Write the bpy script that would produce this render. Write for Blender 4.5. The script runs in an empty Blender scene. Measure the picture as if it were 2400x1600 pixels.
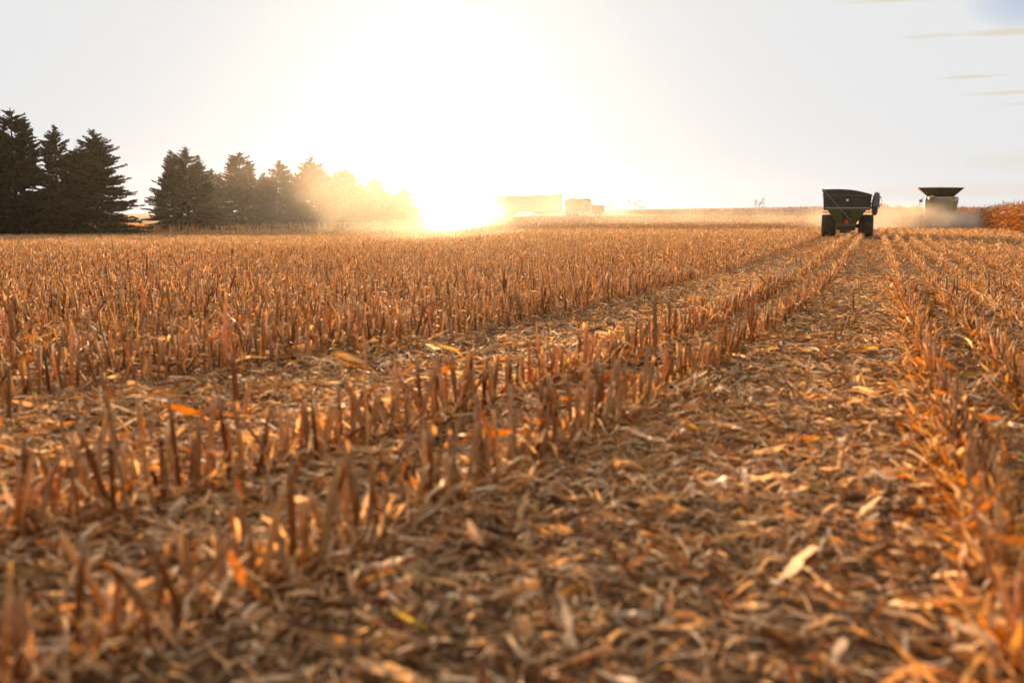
import bpy, math, random
import numpy as np
from mathutils import Vector, Matrix

C = bpy.context.scene.collection
rad = math.radians

# ------------------------------------------------------------------ camera
F = 2333.0                      # focal length in photo pixels (2400 wide)
EYE = 1.75
PITCH = math.atan(300.0 / F)
cam_d = bpy.data.cameras.new('camera')
cam = bpy.data.objects.new('camera', cam_d); C.objects.link(cam)
cam.location = (0, 0, EYE)
cam.rotation_euler = (math.pi / 2 - PITCH, 0, 0)
cam_d.sensor_width = 36.0
cam_d.lens = F / 2400.0 * 36.0
cam_d.clip_start = 0.05
cam_d.clip_end = 6000
cam_d.dof.use_dof = True
cam_d.dof.focus_distance = 30.0
cam_d.dof.aperture_fstop = 1.0
bpy.context.scene.camera = cam

# ------------------------------------------------------------------ light
SUN_EL, SUN_AZ = 6.5, -4.2      # degrees; azimuth from +Y, negative = left
EXPO = 1.2
SKY_STRENGTH = 0.12
SKY_CAP = 0.83                  # display value the bright sky levels off at
scn = bpy.context.scene
scn.view_settings.view_transform = 'Standard'
scn.view_settings.look = 'None'
scn.view_settings.gamma = 1.0
scn.view_settings.exposure = EXPO
scn.cycles.use_denoising = True
scn.cycles.max_bounces = 8
scn.cycles.diffuse_bounces = 3
scn.cycles.transmission_bounces = 4
scn.cycles.volume_bounces = 3
scn.cycles.volume_step_rate = 1.0
scn.cycles.volume_max_steps = 96
scn.cycles.sample_clamp_indirect = 6.0

world = bpy.data.worlds.new('World'); scn.world = world
world.use_nodes = True
wn = world.node_tree; wl = wn.links
for n in list(wn.nodes): wn.nodes.remove(n)
def W(t, **k):
    n = wn.nodes.new(t)
    for a, b in k.items(): setattr(n, a, b)
    return n
def wmath(op, a, b=None, c=None, clamp=False):
    n = W('ShaderNodeMath', operation=op); n.use_clamp = clamp
    for i, v in enumerate((a, b, c)):
        if v is None: continue
        if isinstance(v, (int, float)): n.inputs[i].default_value = v
        else: wl.new(v, n.inputs[i])
    return n.outputs[0]
wo = W('ShaderNodeOutputWorld'); bg = W('ShaderNodeBackground')
sky = W('ShaderNodeTexSky', sky_type='NISHITA')
sky.sun_disc = False
sky.sun_elevation = rad(SUN_EL)
sky.sun_rotation = rad(SUN_AZ)
sky.air_density = 1.0; sky.dust_density = 2.0; sky.ozone_density = 1.0
cap = SKY_CAP / (SKY_STRENGTH * 2 ** EXPO)
# direction of view -> azimuth and elevation in degrees
tc = W('ShaderNodeTexCoord'); sp = W('ShaderNodeSeparateXYZ'); wl.new(tc.outputs['Generated'], sp.inputs[0])
az = wmath('MULTIPLY', wmath('ARCTAN2', sp.outputs[0], sp.outputs[1]), 180 / math.pi)
el = wmath('MULTIPLY', wmath('ARCSINE', sp.outputs[2]), 180 / math.pi)
comb = W('ShaderNodeCombineXYZ'); wl.new(wmath('MULTIPLY', az, 0.12), comb.inputs[0]); wl.new(wmath('MULTIPLY', el, 0.9), comb.inputs[1])
noi = W('ShaderNodeTexNoise'); wl.new(comb.outputs[0], noi.inputs['Vector']); noi.inputs['Scale'].default_value = 1.0; noi.inputs['Detail'].default_value = 5
wob = wmath('MULTIPLY', wmath('SUBTRACT', noi.outputs['Fac'], 0.5), .5)
# thin cloud streaks: (azimuth, elevation, half length, half thickness, opacity)
streaks = [(20.6, 10.9, 3.6, 0.16, 0.75), (22.3, 8.98, 1.9, 0.13, 0.6), (26.0, 8.97, 3.0, 0.22, 0.85), (24.3, 6.9, 1.9, 0.12, 0.75),
           (26.6, 5.98, 3.3, 0.13, 0.75), (27.5, 5.48, 2.2, 0.11, 0.6), (29.5, 2.6, 7.0, 0.7, 0.45), (26, 1.2, 9.0, 0.5, 0.4),
           (38, 7, 8, .7, 0.8), (46, 8, 12, 1.0, 0.8), (52, 14, 14, 1.6, 0.8), (-60, 10, 16, 1.2, .6)]
tot = None
for a0, e0, la, le, op in streaks:
    da = wmath('DIVIDE', wmath('SUBTRACT', az, a0), la)
    de = wmath('DIVIDE', wmath('ADD', wmath('SUBTRACT', el, e0), wmath('MULTIPLY', wob, 0.6)), le)
    r = wmath('ADD', wmath('MULTIPLY', da, da), wmath('MULTIPLY', de, de))
    m = wmath('MULTIPLY', wmath('POWER', wmath('SUBTRACT', 1.0, r, clamp=True), 1.3), op * 1.3)
    tot = m if tot is None else wmath('MAXIMUM', tot, m)
capn = W('ShaderNodeVectorMath', operation='MINIMUM')
capn.inputs[1].default_value = (cap * .965, cap * 0.975, cap * 0.99)
gain = W('ShaderNodeVectorMath', operation='SCALE'); gain.inputs['Scale'].default_value = 3.4
des = W('ShaderNodeHueSaturation'); des.inputs['Saturation'].default_value = .28; wl.new(sky.outputs[0], des.inputs['Color'])
wl.new(des.outputs[0], gain.inputs[0]); wl.new(gain.outputs[0], capn.inputs[0])
cm = W('ShaderNodeMix', data_type='RGBA'); wl.new(wmath('MINIMUM', tot, 1.0), cm.inputs[0])
# a thin place in the high cloud where blue shows
ba = wmath('DIVIDE', wmath('SUBTRACT', az, 27.2), 3.6); be = wmath('DIVIDE', wmath('SUBTRACT', el, wmath('ADD', 10.35, wmath('MULTIPLY', wob, 1.5))), 1.35)
bm_ = wmath('SUBTRACT', 1.0, wmath('ADD', wmath('MULTIPLY', ba, ba), wmath('MULTIPLY', be, be)), clamp=True)
bl = W('ShaderNodeMix', data_type='RGBA'); wl.new(wmath('MULTIPLY', bm_, .9, clamp=True), bl.inputs[0]); wl.new(capn.outputs[0], bl.inputs[6])
cb_ = 1.0 / (SKY_STRENGTH * 2 ** EXPO); bl.inputs[7].default_value = (.48 * cb_, .58 * cb_, .74 * cb_, 1)
wl.new(bl.outputs[2], cm.inputs[6])
cc = 0.75 / (SKY_STRENGTH * 2 ** EXPO)
cm.inputs[7].default_value = (cc, cc * 0.93, cc * 0.80, 1)
wl.new(cm.outputs[2], bg.inputs[0]); bg.inputs[1].default_value = SKY_STRENGTH
wl.new(bg.outputs[0], wo.inputs[0])

sd = bpy.data.lights.new('sun', 'SUN'); sun = bpy.data.objects.new('sun', sd); C.objects.link(sun)
sd.energy = 5.0; sd.angle = rad(0.6); sd.color = (1.0, 0.66, 0.36)
sdir = Vector((math.sin(rad(SUN_AZ)) * math.cos(rad(SUN_EL)), math.cos(rad(SUN_AZ)) * math.cos(rad(SUN_EL)), math.sin(rad(SUN_EL))))
sun.rotation_euler = (-sdir).to_track_quat('-Z', 'Y').to_euler()
sun.location = (0, 0, 60)

# ------------------------------------------------------------------ helpers
def ss(a, b, x):
    t = np.clip((x - a) / (b - a), 0, 1); return t * t * (3 - 2 * t)

def ground_z(X, Y):
    X = np.asarray(X, float); Y = np.asarray(Y, float)
    px = 1200 + F * X / np.maximum(Y, 30.0)
    left = -.62 * ss(38, 84, Y) - .52 * ss(84, 124, Y) + 0.7 * ss(330, 620, Y)
    mid = -0.1 * ss(60, 90, Y) + 1.1 * ss(95, 195, Y)
    right = 0.9 * ss(125, 300, Y) - 0.25 * ss(98, 118, Y) + .0 * Y
    m = ss(1000, 1260, px); r = ss(1950, 2150, px)
    z = left * (1 - m) + mid * m
    z = z * (1 - r) + right * r
    u = 0.025 * np.sin(X * 0.31 + 1.3) * np.cos(Y * 0.23) * ss(4, 20, Y)
    nf = 1 - ss(14, 26, Y)
    u = u + nf * (.014 * np.sin(X * 3.1 + 1.7 * np.sin(Y * 1.3)) * np.sin(Y * 2.7 + X) + .011 * np.sin(X * 6.3 + Y * 4.1 + 2) * np.sin(Y * 5.2 - X * 2.2))
    return z + u

AZR = math.atan(850.0 / F * math.cos(PITCH))       # rows run towards photo x = 2050
ES = np.array([math.sin(AZR), math.cos(AZR)]); ET = np.array([math.cos(AZR), -math.sin(AZR)])
def st2xy(s, t):
    return s * ES[0] + t * ET[0], s * ES[1] + t * ET[1]
def row_t(t0, s):
    w = np.clip((t0 - 0.65) / -4.55, 0, 1)
    return t0 - w * 3.9 * np.exp(-(s - 6.5) / 9.0)

def new_mat(name):
    m = bpy.data.materials.new(name); m.use_nodes = True
    nt = m.node_tree
    for n in list(nt.nodes): nt.nodes.remove(n)
    return m, nt

def straw_mat(name, trans=0.35, rough=0.5, vari=0.35, scale=40.0):
    m, nt = new_mat(name); N = nt.nodes; L = nt.links
    out = N.new('ShaderNodeOutputMaterial')
    at = N.new('ShaderNodeAttribute'); at.attribute_name = 'Col'
    tcn = N.new('ShaderNodeTexCoord')
    no = N.new('ShaderNodeTexNoise'); no.inputs['Scale'].default_value = scale; no.inputs['Detail'].default_value = 3
    L.new(tcn.outputs['Object'], no.inputs['Vector'])
    mr = N.new('ShaderNodeMapRange'); L.new(no.outputs['Fac'], mr.inputs[0])
    mr.inputs[1].default_value = .3; mr.inputs[2].default_value = .7
    mr.inputs[3].default_value = 1 - vari; mr.inputs[4].default_value = 1 + vari
    vm = N.new('ShaderNodeVectorMath'); vm.operation = 'SCALE'
    L.new(at.outputs['Color'], vm.inputs[0]); L.new(mr.outputs[0], vm.inputs['Scale'])
    pb = N.new('ShaderNodeBsdfPrincipled'); L.new(vm.outputs[0], pb.inputs['Base Color'])
    pb.inputs['Roughness'].default_value = rough
    pb.inputs['Specular IOR Level'].default_value = 0.08
    tr = N.new('ShaderNodeBsdfTranslucent')
    hs = N.new('ShaderNodeHueSaturation'); hs.inputs['Saturation'].default_value = 1.15; hs.inputs['Value'].default_value = 1.25
    L.new(vm.outputs[0], hs.inputs['Color']); L.new(hs.outputs[0], tr.inputs['Color'])
    mx = N.new('ShaderNodeMixShader'); mx.inputs[0].default_value = trans
    L.new(pb.outputs[0], mx.inputs[1]); L.new(tr.outputs[0], mx.inputs[2])
    L.new(mx.outputs[0], out.inputs['Surface'])
    return m

def paint(name, col, rough=0.5, metal=0.0, dirt=(0.30, 0.20, 0.11), dirt_amt=0.35, scale=3.0, emit=None, spec=.4):
    m, nt = new_mat(name); N = nt.nodes; L = nt.links
    out = N.new('ShaderNodeOutputMaterial'); pb = N.new('ShaderNodeBsdfPrincipled')
    tcn = N.new('ShaderNodeTexCoord')
    no = N.new('ShaderNodeTexNoise'); no.inputs['Scale'].default_value = scale; no.inputs['Detail'].default_value = 6
    L.new(tcn.outputs['Object'], no.inputs['Vector'])
    mr = N.new('ShaderNodeMapRange'); L.new(no.outputs['Fac'], mr.inputs[0])
    mr.inputs[1].default_value = .4; mr.inputs[2].default_value = .75
    mr.inputs[3].default_value = 0; mr.inputs[4].default_value = dirt_amt
    mx = N.new('ShaderNodeMix'); mx.data_type = 'RGBA'; L.new(mr.outputs[0], mx.inputs[0])
    mx.inputs[6].default_value = (*col, 1); mx.inputs[7].default_value = (*dirt, 1)
    L.new(mx.outputs[2], pb.inputs['Base Color'])
    pb.inputs['Roughness'].default_value = rough; pb.inputs['Metallic'].default_value = metal
    pb.inputs['Specular IOR Level'].default_value = spec
    if emit:
        pb.inputs['Emission Color'].default_value = (*emit[0], 1); pb.inputs['Emission Strength'].default_value = emit[1]
    L.new(pb.outputs[0], out.inputs['Surface'])
    return m

def ground_mat():
    m, nt = new_mat('ground_litter_soil'); N = nt.nodes; L = nt.links
    out = N.new('ShaderNodeOutputMaterial'); pb = N.new('ShaderNodeBsdfPrincipled')
    tcn = N.new('ShaderNodeTexCoord')
    n1 = N.new('ShaderNodeTexNoise'); n1.inputs['Scale'].default_value = 14; n1.inputs['Detail'].default_value = 8; n1.inputs['Roughness'].default_value = .75
    n2 = N.new('ShaderNodeTexNoise'); n2.inputs['Scale'].default_value = 0.13; n2.inputs['Detail'].default_value = 4
    L.new(tcn.outputs['Object'], n1.inputs['Vector']); L.new(tcn.outputs['Object'], n2.inputs['Vector'])
    cr = N.new('ShaderNodeValToRGB'); L.new(n1.outputs['Fac'], cr.inputs[0])
    e = cr.color_ramp.elements
    e[0].position = .35; e[0].color = (.035, .016, .008, 1)
    e[1].position = .62; e[1].color = (.36, .21, .11, 1)
    e2 = cr.color_ramp.elements.new(.5); e2.color = (.16, .08, .035, 1)
    mx = N.new('ShaderNodeMix'); mx.data_type = 'RGBA'; mx.blend_type = 'MULTIPLY'; mx.inputs[0].default_value = .5
    L.new(cr.outputs[0], mx.inputs[6]); L.new(n2.outputs['Color'], mx.inputs[7])
    L.new(cr.outputs[0], pb.inputs['Base Color'])
    pb.inputs['Roughness'].default_value = .95; pb.inputs['Specular IOR Level'].default_value = .1
    bp = N.new('ShaderNodeBump'); bp.inputs['Strength'].default_value = .9; bp.inputs['Distance'].default_value = .06
    L.new(n1.outputs['Fac'], bp.inputs['Height']); L.new(bp.outputs[0], pb.inputs['Normal'])
    L.new(pb.outputs[0], out.inputs['Surface'])
    return m

def np_mesh(name, V, Q, col=None, mat=None, smooth=False):
    """V (n,3); Q (m,4) quads (a repeated last index would be a triangle, so pass T separately)."""
    me = bpy.data.meshes.new(name)
    V = np.ascontiguousarray(V, np.float32); Q = np.ascontiguousarray(Q, np.int32)
    me.vertices.add(len(V)); me.vertices.foreach_set('co', V.ravel())
    k = Q.shape[1]
    me.loops.add(Q.size); me.loops.foreach_set('vertex_index', Q.ravel())
    me.polygons.add(len(Q))
    me.polygons.foreach_set('loop_start', np.arange(len(Q), dtype=np.int32) * k)
    me.polygons.foreach_set('loop_total', np.full(len(Q), k, np.int32))
    if smooth: me.polygons.foreach_set('use_smooth', np.ones(len(Q), bool))
    me.update(calc_edges=True)
    if col is not None:
        a = me.color_attributes.new('Col', 'FLOAT_COLOR', 'POINT')
        c4 = np.ones((len(V), 4), np.float32); c4[:, :3] = col
        a.data.foreach_set('color', c4.ravel())
    if mat: me.materials.append(mat)
    return me

def tag(o, label=None, cat=None, group=None, kind=None):
    if label: o['label'] = label
    if cat: o['category'] = cat
    if group: o['group'] = group
    if kind: o['kind'] = kind
    return o
def link(name, me, parent=None, loc=None):
    o = bpy.data.objects.new(name, me); C.objects.link(o)
    if parent: o.parent = parent
    if loc is not None: o.location = loc
    return o
def empty(name, loc, rot=(0, 0, 0)):
    o = bpy.data.objects.new(name, None); C.objects.link(o); o.location = loc; o.rotation_euler = rot
    o.empty_display_size = .3
    return o

class MB:
    """collects simple solids in plain lists; build() links them as one mesh object"""
    def __init__(s): s.v = []; s.f = []
    def add(s, v, f):
        b = len(s.v); s.v += [tuple(p) for p in v]; s.f += [tuple(i + b for i in q) for q in f]; return s
    def hexa(s, p):          # 8 points: bottom 4 (ccw), top 4
        return s.add(p, [(3, 2, 1, 0), (4, 5, 6, 7), (0, 1, 5, 4), (1, 2, 6, 5), (2, 3, 7, 6), (3, 0, 4, 7)])
    def box(s, x0, x1, y0, y1, z0, z1):
        return s.hexa([(x0, y0, z0), (x1, y0, z0), (x1, y1, z0), (x0, y1, z0), (x0, y0, z1), (x1, y0, z1), (x1, y1, z1), (x0, y1, z1)])
    def slab(s, pts, d):     # polygon (3D list) thickened by vector d
        n = len(pts); d = Vector(d); a = [Vector(p) for p in pts]; b = [p + d for p in a]
        return s.add(a + b, [tuple(range(n - 1, -1, -1)), tuple(range(n, 2 * n))] + [(i, (i + 1) % n, n + (i + 1) % n, n + i) for i in range(n)])
    def tube(s, pts, r, n=10, cap=True, r2=None):
        pts = [Vector(p) for p in pts]; rings = []; m = len(pts)
        for i, p in enumerate(pts):
            d = (pts[min(i + 1, m - 1)] - pts[max(i - 1, 0)]).normalized()
            u = d.orthogonal().normalized() if i == 0 else (u - d * u.dot(d)).normalized()
            w = d.cross(u); rr = r[i] if isinstance(r, (list, tuple)) else r
            rings.append([p + (u * math.cos(2 * math.pi * k / n) + w * math.sin(2 * math.pi * k / n)) * rr for k in range(n)])
        v = [q for g in rings for q in g]; f = []
        for i in range(m - 1):
            for k in range(n):
                f.append((i * n + k, i * n + (k + 1) % n, (i + 1) * n + (k + 1) % n, (i + 1) * n + k))
        if cap: f += [tuple(range(n - 1, -1, -1)), tuple(range((m - 1) * n, m * n))]
        return s.add(v, f)
    def lathe_x(s, prof, cx, cy, cz, n=32):   # prof: list of (x, r) around the x axis, closed loop
        v = []; f = []; m = len(prof)
        for x, r in prof:
            for k in range(n):
                a = 2 * math.pi * k / n; v.append((cx + x, cy + r * math.cos(a), cz + r * math.sin(a)))
        for i in range(m):
            j = (i + 1) % m
            for k in range(n):
                f.append((i * n + k, i * n + (k + 1) % n, j * n + (k + 1) % n, j * n + k))
        return s.add(v, f)
    def build(s, name, mat, parent=None, bevel=0, smooth=False, loc=None):
        me = bpy.data.meshes.new(name); me.from_pydata(s.v, [], s.f); me.update()
        me.materials.append(mat)
        o = link(name, me, parent, loc)
        if smooth:
            for p in me.polygons: p.use_smooth = True
            md = o.modifiers.new('es', 'EDGE_SPLIT'); md.split_angle = rad(38)
        if bevel:
            b = o.modifiers.new('b', 'BEVEL'); b.width = bevel; b.segments = 2; b.limit_method = 'ANGLE'
        return o

def wheel(parent, cx, cy, r, w, rim_r, tyre_m, rim_m, side=1, lugs=True, name='wheel'):
    """wheel on the x axis: an Empty-free mesh thing: wheel > tyre, rim"""
    wobj = empty(name, (cx, cy, r)); wobj.parent = parent
    t = MB(); hw = w / 2
    t.lathe_x([(-hw * .86, rim_r), (-hw, rim_r + (r - rim_r) * .45), (-hw * .96, r * .955), (-hw * .8, r * .985), (0, r * .99), (hw * .8, r * .985), (hw * .96, r * .955), (hw, rim_r + (r - rim_r) * .45), (hw * .86, rim_r)], 0, 0, 0, 40)
    if lugs:
        n = 22
        for k in range(n):
            for sd_ in (-1, 1):
                a0 = 2 * math.pi * (k + (0.5 if sd_ > 0 else 0)) / n
                p = []
                for (xx, da, rr) in ((0.03, .0, .985), (hw * .97, .26, .93)):
                    for tt in (-.05, .05):
                        for hr in (0, .035):
                            a = a0 + da + tt
                            R = (rr + hr) * r
                            p.append((sd_ * xx, R * math.cos(a), R * math.sin(a)))
                # order: inner(t-,h0),(t-,h1),(t+,h0),(t+,h1), outer same
                t.hexa([p[0], p[2], p[6], p[4], p[1], p[3], p[7], p[5]])
    t.build('tyre', tyre_m, wobj, smooth=True)
    q = MB()
    q.lathe_x([(-hw * .8, rim_r * 1.01), (-hw * .84, rim_r * .9), (-hw * .3, rim_r * .8), (-hw * .2, rim_r * .25), (hw * .2, rim_r * .25), (hw * .3, rim_r * .8), (hw * .84, rim_r * .9), (hw * .8, rim_r * 1.01)], 0, 0, 0, 28)
    q.tube([(-hw * .35, 0, 0), (hw * .35, 0, 0)], rim_r * .3, 16)
    q.build('rim', rim_m, wobj, smooth=True)
    return wobj

# ------------------------------------------------------------------ materials
M_straw = straw_mat('dry_corn_straw', .34, .6)
M_leaf = straw_mat('dry_corn_leaf', .40, .62)
M_stem = straw_mat('dry_corn_stem', .2, .55, .3, 60)
M_needle = straw_mat('spruce_needles', .15, .6, .3, 1.5)
M_bark = paint('bark', (.06, .04, .025), .9, dirt=(.1, .07, .05))
M_ground = ground_mat()
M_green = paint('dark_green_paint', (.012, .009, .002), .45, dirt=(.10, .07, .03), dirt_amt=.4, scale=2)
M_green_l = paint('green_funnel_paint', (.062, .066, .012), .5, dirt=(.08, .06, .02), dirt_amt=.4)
M_black = paint('black_tarp', (.02, .016, .018), .6, dirt=(.08, .05, .035), dirt_amt=.25)
M_dark = paint('dark_steel', (.03, .022, .015), .6, dirt=(.10, .06, .03))
M_rubber = paint('tyre_rubber', (.035, .026, .022), .8, dirt=(.15, .09, .05), dirt_amt=.6)
M_grey = paint('grey_auger_paint', (.10, .09, .10), .5, dirt=(.2, .15, .12))
M_lgrey = paint('grey_strip', (.30, .26, .26), .5)
M_rod = paint('steel_rod', (.35, .30, .28), .35, .6)
M_white = paint('white_reflector', (.8, .78, .75), .3, dirt_amt=.05)
M_smv = paint('orange_red_triangle', (.75, .055, .02), .5, dirt_amt=.08, dirt=(.5, .1, .05))
M_smv2 = paint('red_triangle_border', (.45, .02, .015), .5, dirt_amt=.1)
M_lamp = paint('lit_red_lamp', (.8, .03, .01), .3, dirt_amt=0, emit=((1, .05, .01), .25))
M_lampoff = paint('red_reflector', (.4, .02, .01), .3, dirt_amt=.1)
M_yellow = paint('yellow_rim_paint', (.55, .36, .03), .45, dirt_amt=.5)
M_comb = paint('tan_combine_paint', (.30, .20, .10), .5, dirt=(.35, .25, .14), dirt_amt=.6, scale=1.5)
M_tank = paint('dark_tank_panel', (.06, .04, .018), .5, dirt=(.16, .11, .06), dirt_amt=.5)
M_cream = paint('cream_paint_and_sunlit_panel', (.62, .52, .38), .4, dirt_amt=.3)
M_glass = paint('dark_glass', (.05, .06, .07), .1, dirt_amt=.2)
M_truck = paint('plum_truck_paint', (.14, .045, .06), .35, dirt=(.25, .16, .12), dirt_amt=.3)
M_chrome = paint('chrome', (.6, .55, .5), .2, .9, dirt_amt=.2)
M_trailer = paint('silver_trailer_side', (.45, .40, .33), .4, .3, dirt_amt=.3)
M_window = paint('cab_window_glass', (.75, .66, .55), .12, dirt_amt=.1)

rng = np.random.default_rng(7)
PAL = np.array([(.56, .34, .18), (.78, .57, .37), (.47, .20, .07), (.15, .058, .022), (.52, .36, .24), (.60, .37, .17), (.50, .41, .12), (.84, .73, .60)])
def pick(n, w, r=rng):
    w = np.array(w, float); w /= w.sum()
    c = PAL[r.choice(len(PAL), n, p=w)]
    return c * np.array([1.0, .83, .63]) * r.uniform(.48, 1.34, (n, 1))

def strips(P, D, U, L, Wd, curl, twist, K, r=rng, shape=0):
    """n leaf strips. P start, D direction, U roughly up, K segments -> V, Q (2 verts across)"""
    n = len(P); D = D / np.linalg.norm(D, axis=1, keepdims=True)
    U = U - D * (U * D).sum(1, keepdims=True); U /= np.linalg.norm(U, axis=1, keepdims=True) + 1e-9
    S = np.cross(D, U); V = np.empty((n, K + 1, 2, 3)); ph = r.uniform(0, 6.283, n)
    for k in range(K + 1):
        u = k / K
        sh = (4 * u * (1 - u)) if shape == 0 else u * u
        c = P + D * (L * u)[:, None] + U * (curl * L * sh)[:, None]
        if K >= 5: c = c + U * (L * .035 * np.sin(7 * u + ph))[:, None] + S * (L * .05 * np.sin(3.5 * u + ph * 1.7))[:, None]
        a = twist * u
        s = S * np.cos(a)[:, None] + U * np.sin(a)[:, None]
        wp = (0.55 + 1.2 * u * (1 - u) * 1.9 - .25 * u) if k < K else .18
        if k == 0: wp = .45
        j0, j1 = (r.uniform(.45, 1.25, n), r.uniform(.45, 1.25, n)) if K >= 5 else (1, 1)
        V[:, k, 0] = c - s * (Wd * wp / 2 * j0)[:, None]; V[:, k, 1] = c + s * (Wd * wp / 2 * j1)[:, None]
    base = (np.arange(n) * (K + 1) * 2)[:, None]
    q = np.array([[2 * k, 2 * k + 1, 2 * k + 3, 2 * k + 2] for k in range(K)])
    Q = (base[:, :, None] + q[None]).reshape(-1, 4)
    return V.reshape(-1, 3), Q

# ------------------------------------------------------------------ the ground sheet
ys = np.concatenate([[-60, -30, -12], np.linspace(-4, 1.9, 6), np.linspace(2, 22, 150), np.linspace(22.4, 60, 60), np.linspace(62, 240, 120), np.linspace(246, 700, 90), np.geomspace(720, 5000, 24)])
un = np.concatenate([[-4, -2, -1.2], np.linspace(-.8, .8, 220), [1.2, 2, 4]])
GX = un[None, :] * (np.maximum(ys, 0)[:, None] + 12); GY = np.repeat(ys[:, None], len(un), 1)
GZ = ground_z(GX, GY)
V = np.stack([GX, GY, GZ], -1).reshape(-1, 3); nx = len(un)
i0 = (np.arange(len(ys) - 1)[:, None] * nx + np.arange(nx - 1)[None]).ravel()
Q = np.stack([i0, i0 + 1, i0 + nx + 1, i0 + nx], 1)
g = link('ground', np_mesh('ground', V, Q, mat=M_ground, smooth=True)); tag(g, kind='structure')

def in_view(X, Y, ml=1.5, mul=1.13):
    return (Y > 2.2) & (np.abs(X) < Y * .5144 * mul + ml)

# ------------------------------------------------------------------ corn litter (leaves, husks, chaff)
def litter(n, ymin, ymax, Lr, Wr, K, zj, weights, slope=1.0, tilt=.22, r=rng, right=None):
    Y = ymin + (ymax - ymin) * r.random(n) ** (1 / (1 + slope)) if slope else r.uniform(ymin, ymax, n)
    X = (r.random(n) * 2 - 1) * (Y * .565 + 1.3)
    a = r.uniform(0, 2 * np.pi, n)
    D = np.stack([np.cos(a), np.sin(a), r.normal(0, tilt, n)], 1)
    L = r.uniform(*Lr, n) * r.choice([.6, 1, 1.25], n); Wd = r.uniform(*Wr, n)
    Z = ground_z(X, Y) + np.abs(r.normal(0, zj, n)) + .004 + np.maximum(0, -D[:, 2]) * L * .7
    U = np.stack([r.normal(0, .5, n), r.normal(0, .5, n), np.ones(n)], 1)
    P = np.stack([X, Y, Z], 1)
    V, Q = strips(P, D, U, L, Wd, r.normal(.03, .10 if K < 7 else .05, n), r.normal(0, .9, n), K, r)
    col = np.repeat(pick(n, weights, r), (K + 1) * 2, 0)
    return V, Q, col
def join(parts):
    Vs, Qs, Cs = [], [], []; b = 0
    for V, Q, c in parts:
        Vs.append(V); Qs.append(Q + b); Cs.append(c); b += len(V)
    return np.concatenate(Vs), np.concatenate(Qs), np.concatenate(Cs)
wl_ = [5, 7.5, 1.8, 3.0, 3.0, 2.6, .12, 4.2]
wb_ = [4, 2.2, 3.4, 6.0, 1.8, 3, .1, .6]
parts = [
    litter(26000, 2.4, 10, (.05, .22), (.008, .026), 5, .028, wl_, .8),
    litter(45000, 2.4, 11, (.02, .09), (.004, .014), 2, .022, wl_, .8, .3),
    litter(6500, 2.4, 14, (.14, .42), (.020, .050), 8, .035, wl_, .7, .18),
    litter(90000, 9, 28, (.05, .20), (.008, .024), 3, .028, wl_, .9),
    litter(26000, 5, 60, (.05, .17), (.006, .016), 2, .02, wl_, .9, 1.2),
    litter(110000, 24, 60, (.08, .24), (.010, .03), 2, .03, wb_, .9),
    litter(80000, 55, 112, (.14, .34), (.02, .05), 2, .035, wb_, .9),
    litter(60000, 105, 240, (.25, .6), (.05, .12), 2, .08, wl_, .6),
]
# leaf piles clinging to the nearest rows, thickest along the first row on the right
for (k, n_, s0, s1, wts) in ((0, 1500, 2.2, 9, [4, 2, 4.5, 2.5, 1, 4, .1, 1]), (-2, 900, 2.2, 10, wl_), (-3, 900, 2.2, 12, wl_), (0, 1200, 8, 22, [2, 2, 5, 2, 1, 4, .1, .5]), (1, 1500, 6, 22, [2, 2, 4, 2, 1, 4, .1, .5]), (2, 1500, 8, 26, wl_)):
    s = rng.uniform(s0, s1, n_); t = row_t(.65 + .76 * k, s) + rng.normal(0, .13, n_); X, Y = st2xy(s, t); a = rng.uniform(0, 6.283, n_)
    P = np.stack([X, Y, ground_z(X, Y) + rng.uniform(.0, .13, n_)], 1); D = np.stack([np.cos(a), np.sin(a), rng.uniform(-.2, 1.6, n_)], 1)
    V, Q = strips(P, D, np.stack([rng.normal(0, .5, n_), rng.normal(0, .5, n_), np.ones(n_)], 1), rng.uniform(.08, .28, n_), rng.uniform(.012, .04, n_), rng.normal(-.15, .2, n_), rng.normal(0, .9, n_), 5, rng, 1)
    parts.append((V, Q, np.repeat(pick(n_, wts), 12, 0)))
# pale torn bits caught on the stubble rows
for k in range(-150, 20):
    t0 = .65 + .76 * k
    if k in (-4, -5, -1): continue
    n_ = 2800
    s = 9 + 95 * rng.random(n_) ** .8; t = row_t(t0, s) + rng.normal(0, .05, n_); X, Y = st2xy(s, t)
    m_ = in_view(X, Y, .8) & (Y < 98) & (rng.random(n_) < (.95 if k < -5 else 1.0)) & ~((t0 > 10.7) & (s > 50)); X = X[m_]; Y = Y[m_]; n_ = len(X)
    if n_ == 0: continue
    a = rng.uniform(0, 6.283, n_); f_ = 1 + Y / 70
    P = np.stack([X, Y, ground_z(X, Y) + rng.uniform(.05, .33, n_)], 1); D = np.stack([np.cos(a), np.sin(a), rng.normal(0, .8, n_)], 1)
    V, Q = strips(P, D, np.stack([rng.normal(0, .5, n_), rng.normal(0, .5, n_), np.ones(n_)], 1), rng.uniform(.05, .16, n_) * f_, rng.uniform(.006, .015, n_) * f_, rng.normal(-.1, .2, n_), rng.normal(0, .9, n_), 2, rng, 1)
    parts.append((V, Q, np.repeat(pick(n_, [4, 6, 1.4, 1.6, 3, 1.6, .05, 4]), 6, 0)))
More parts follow.
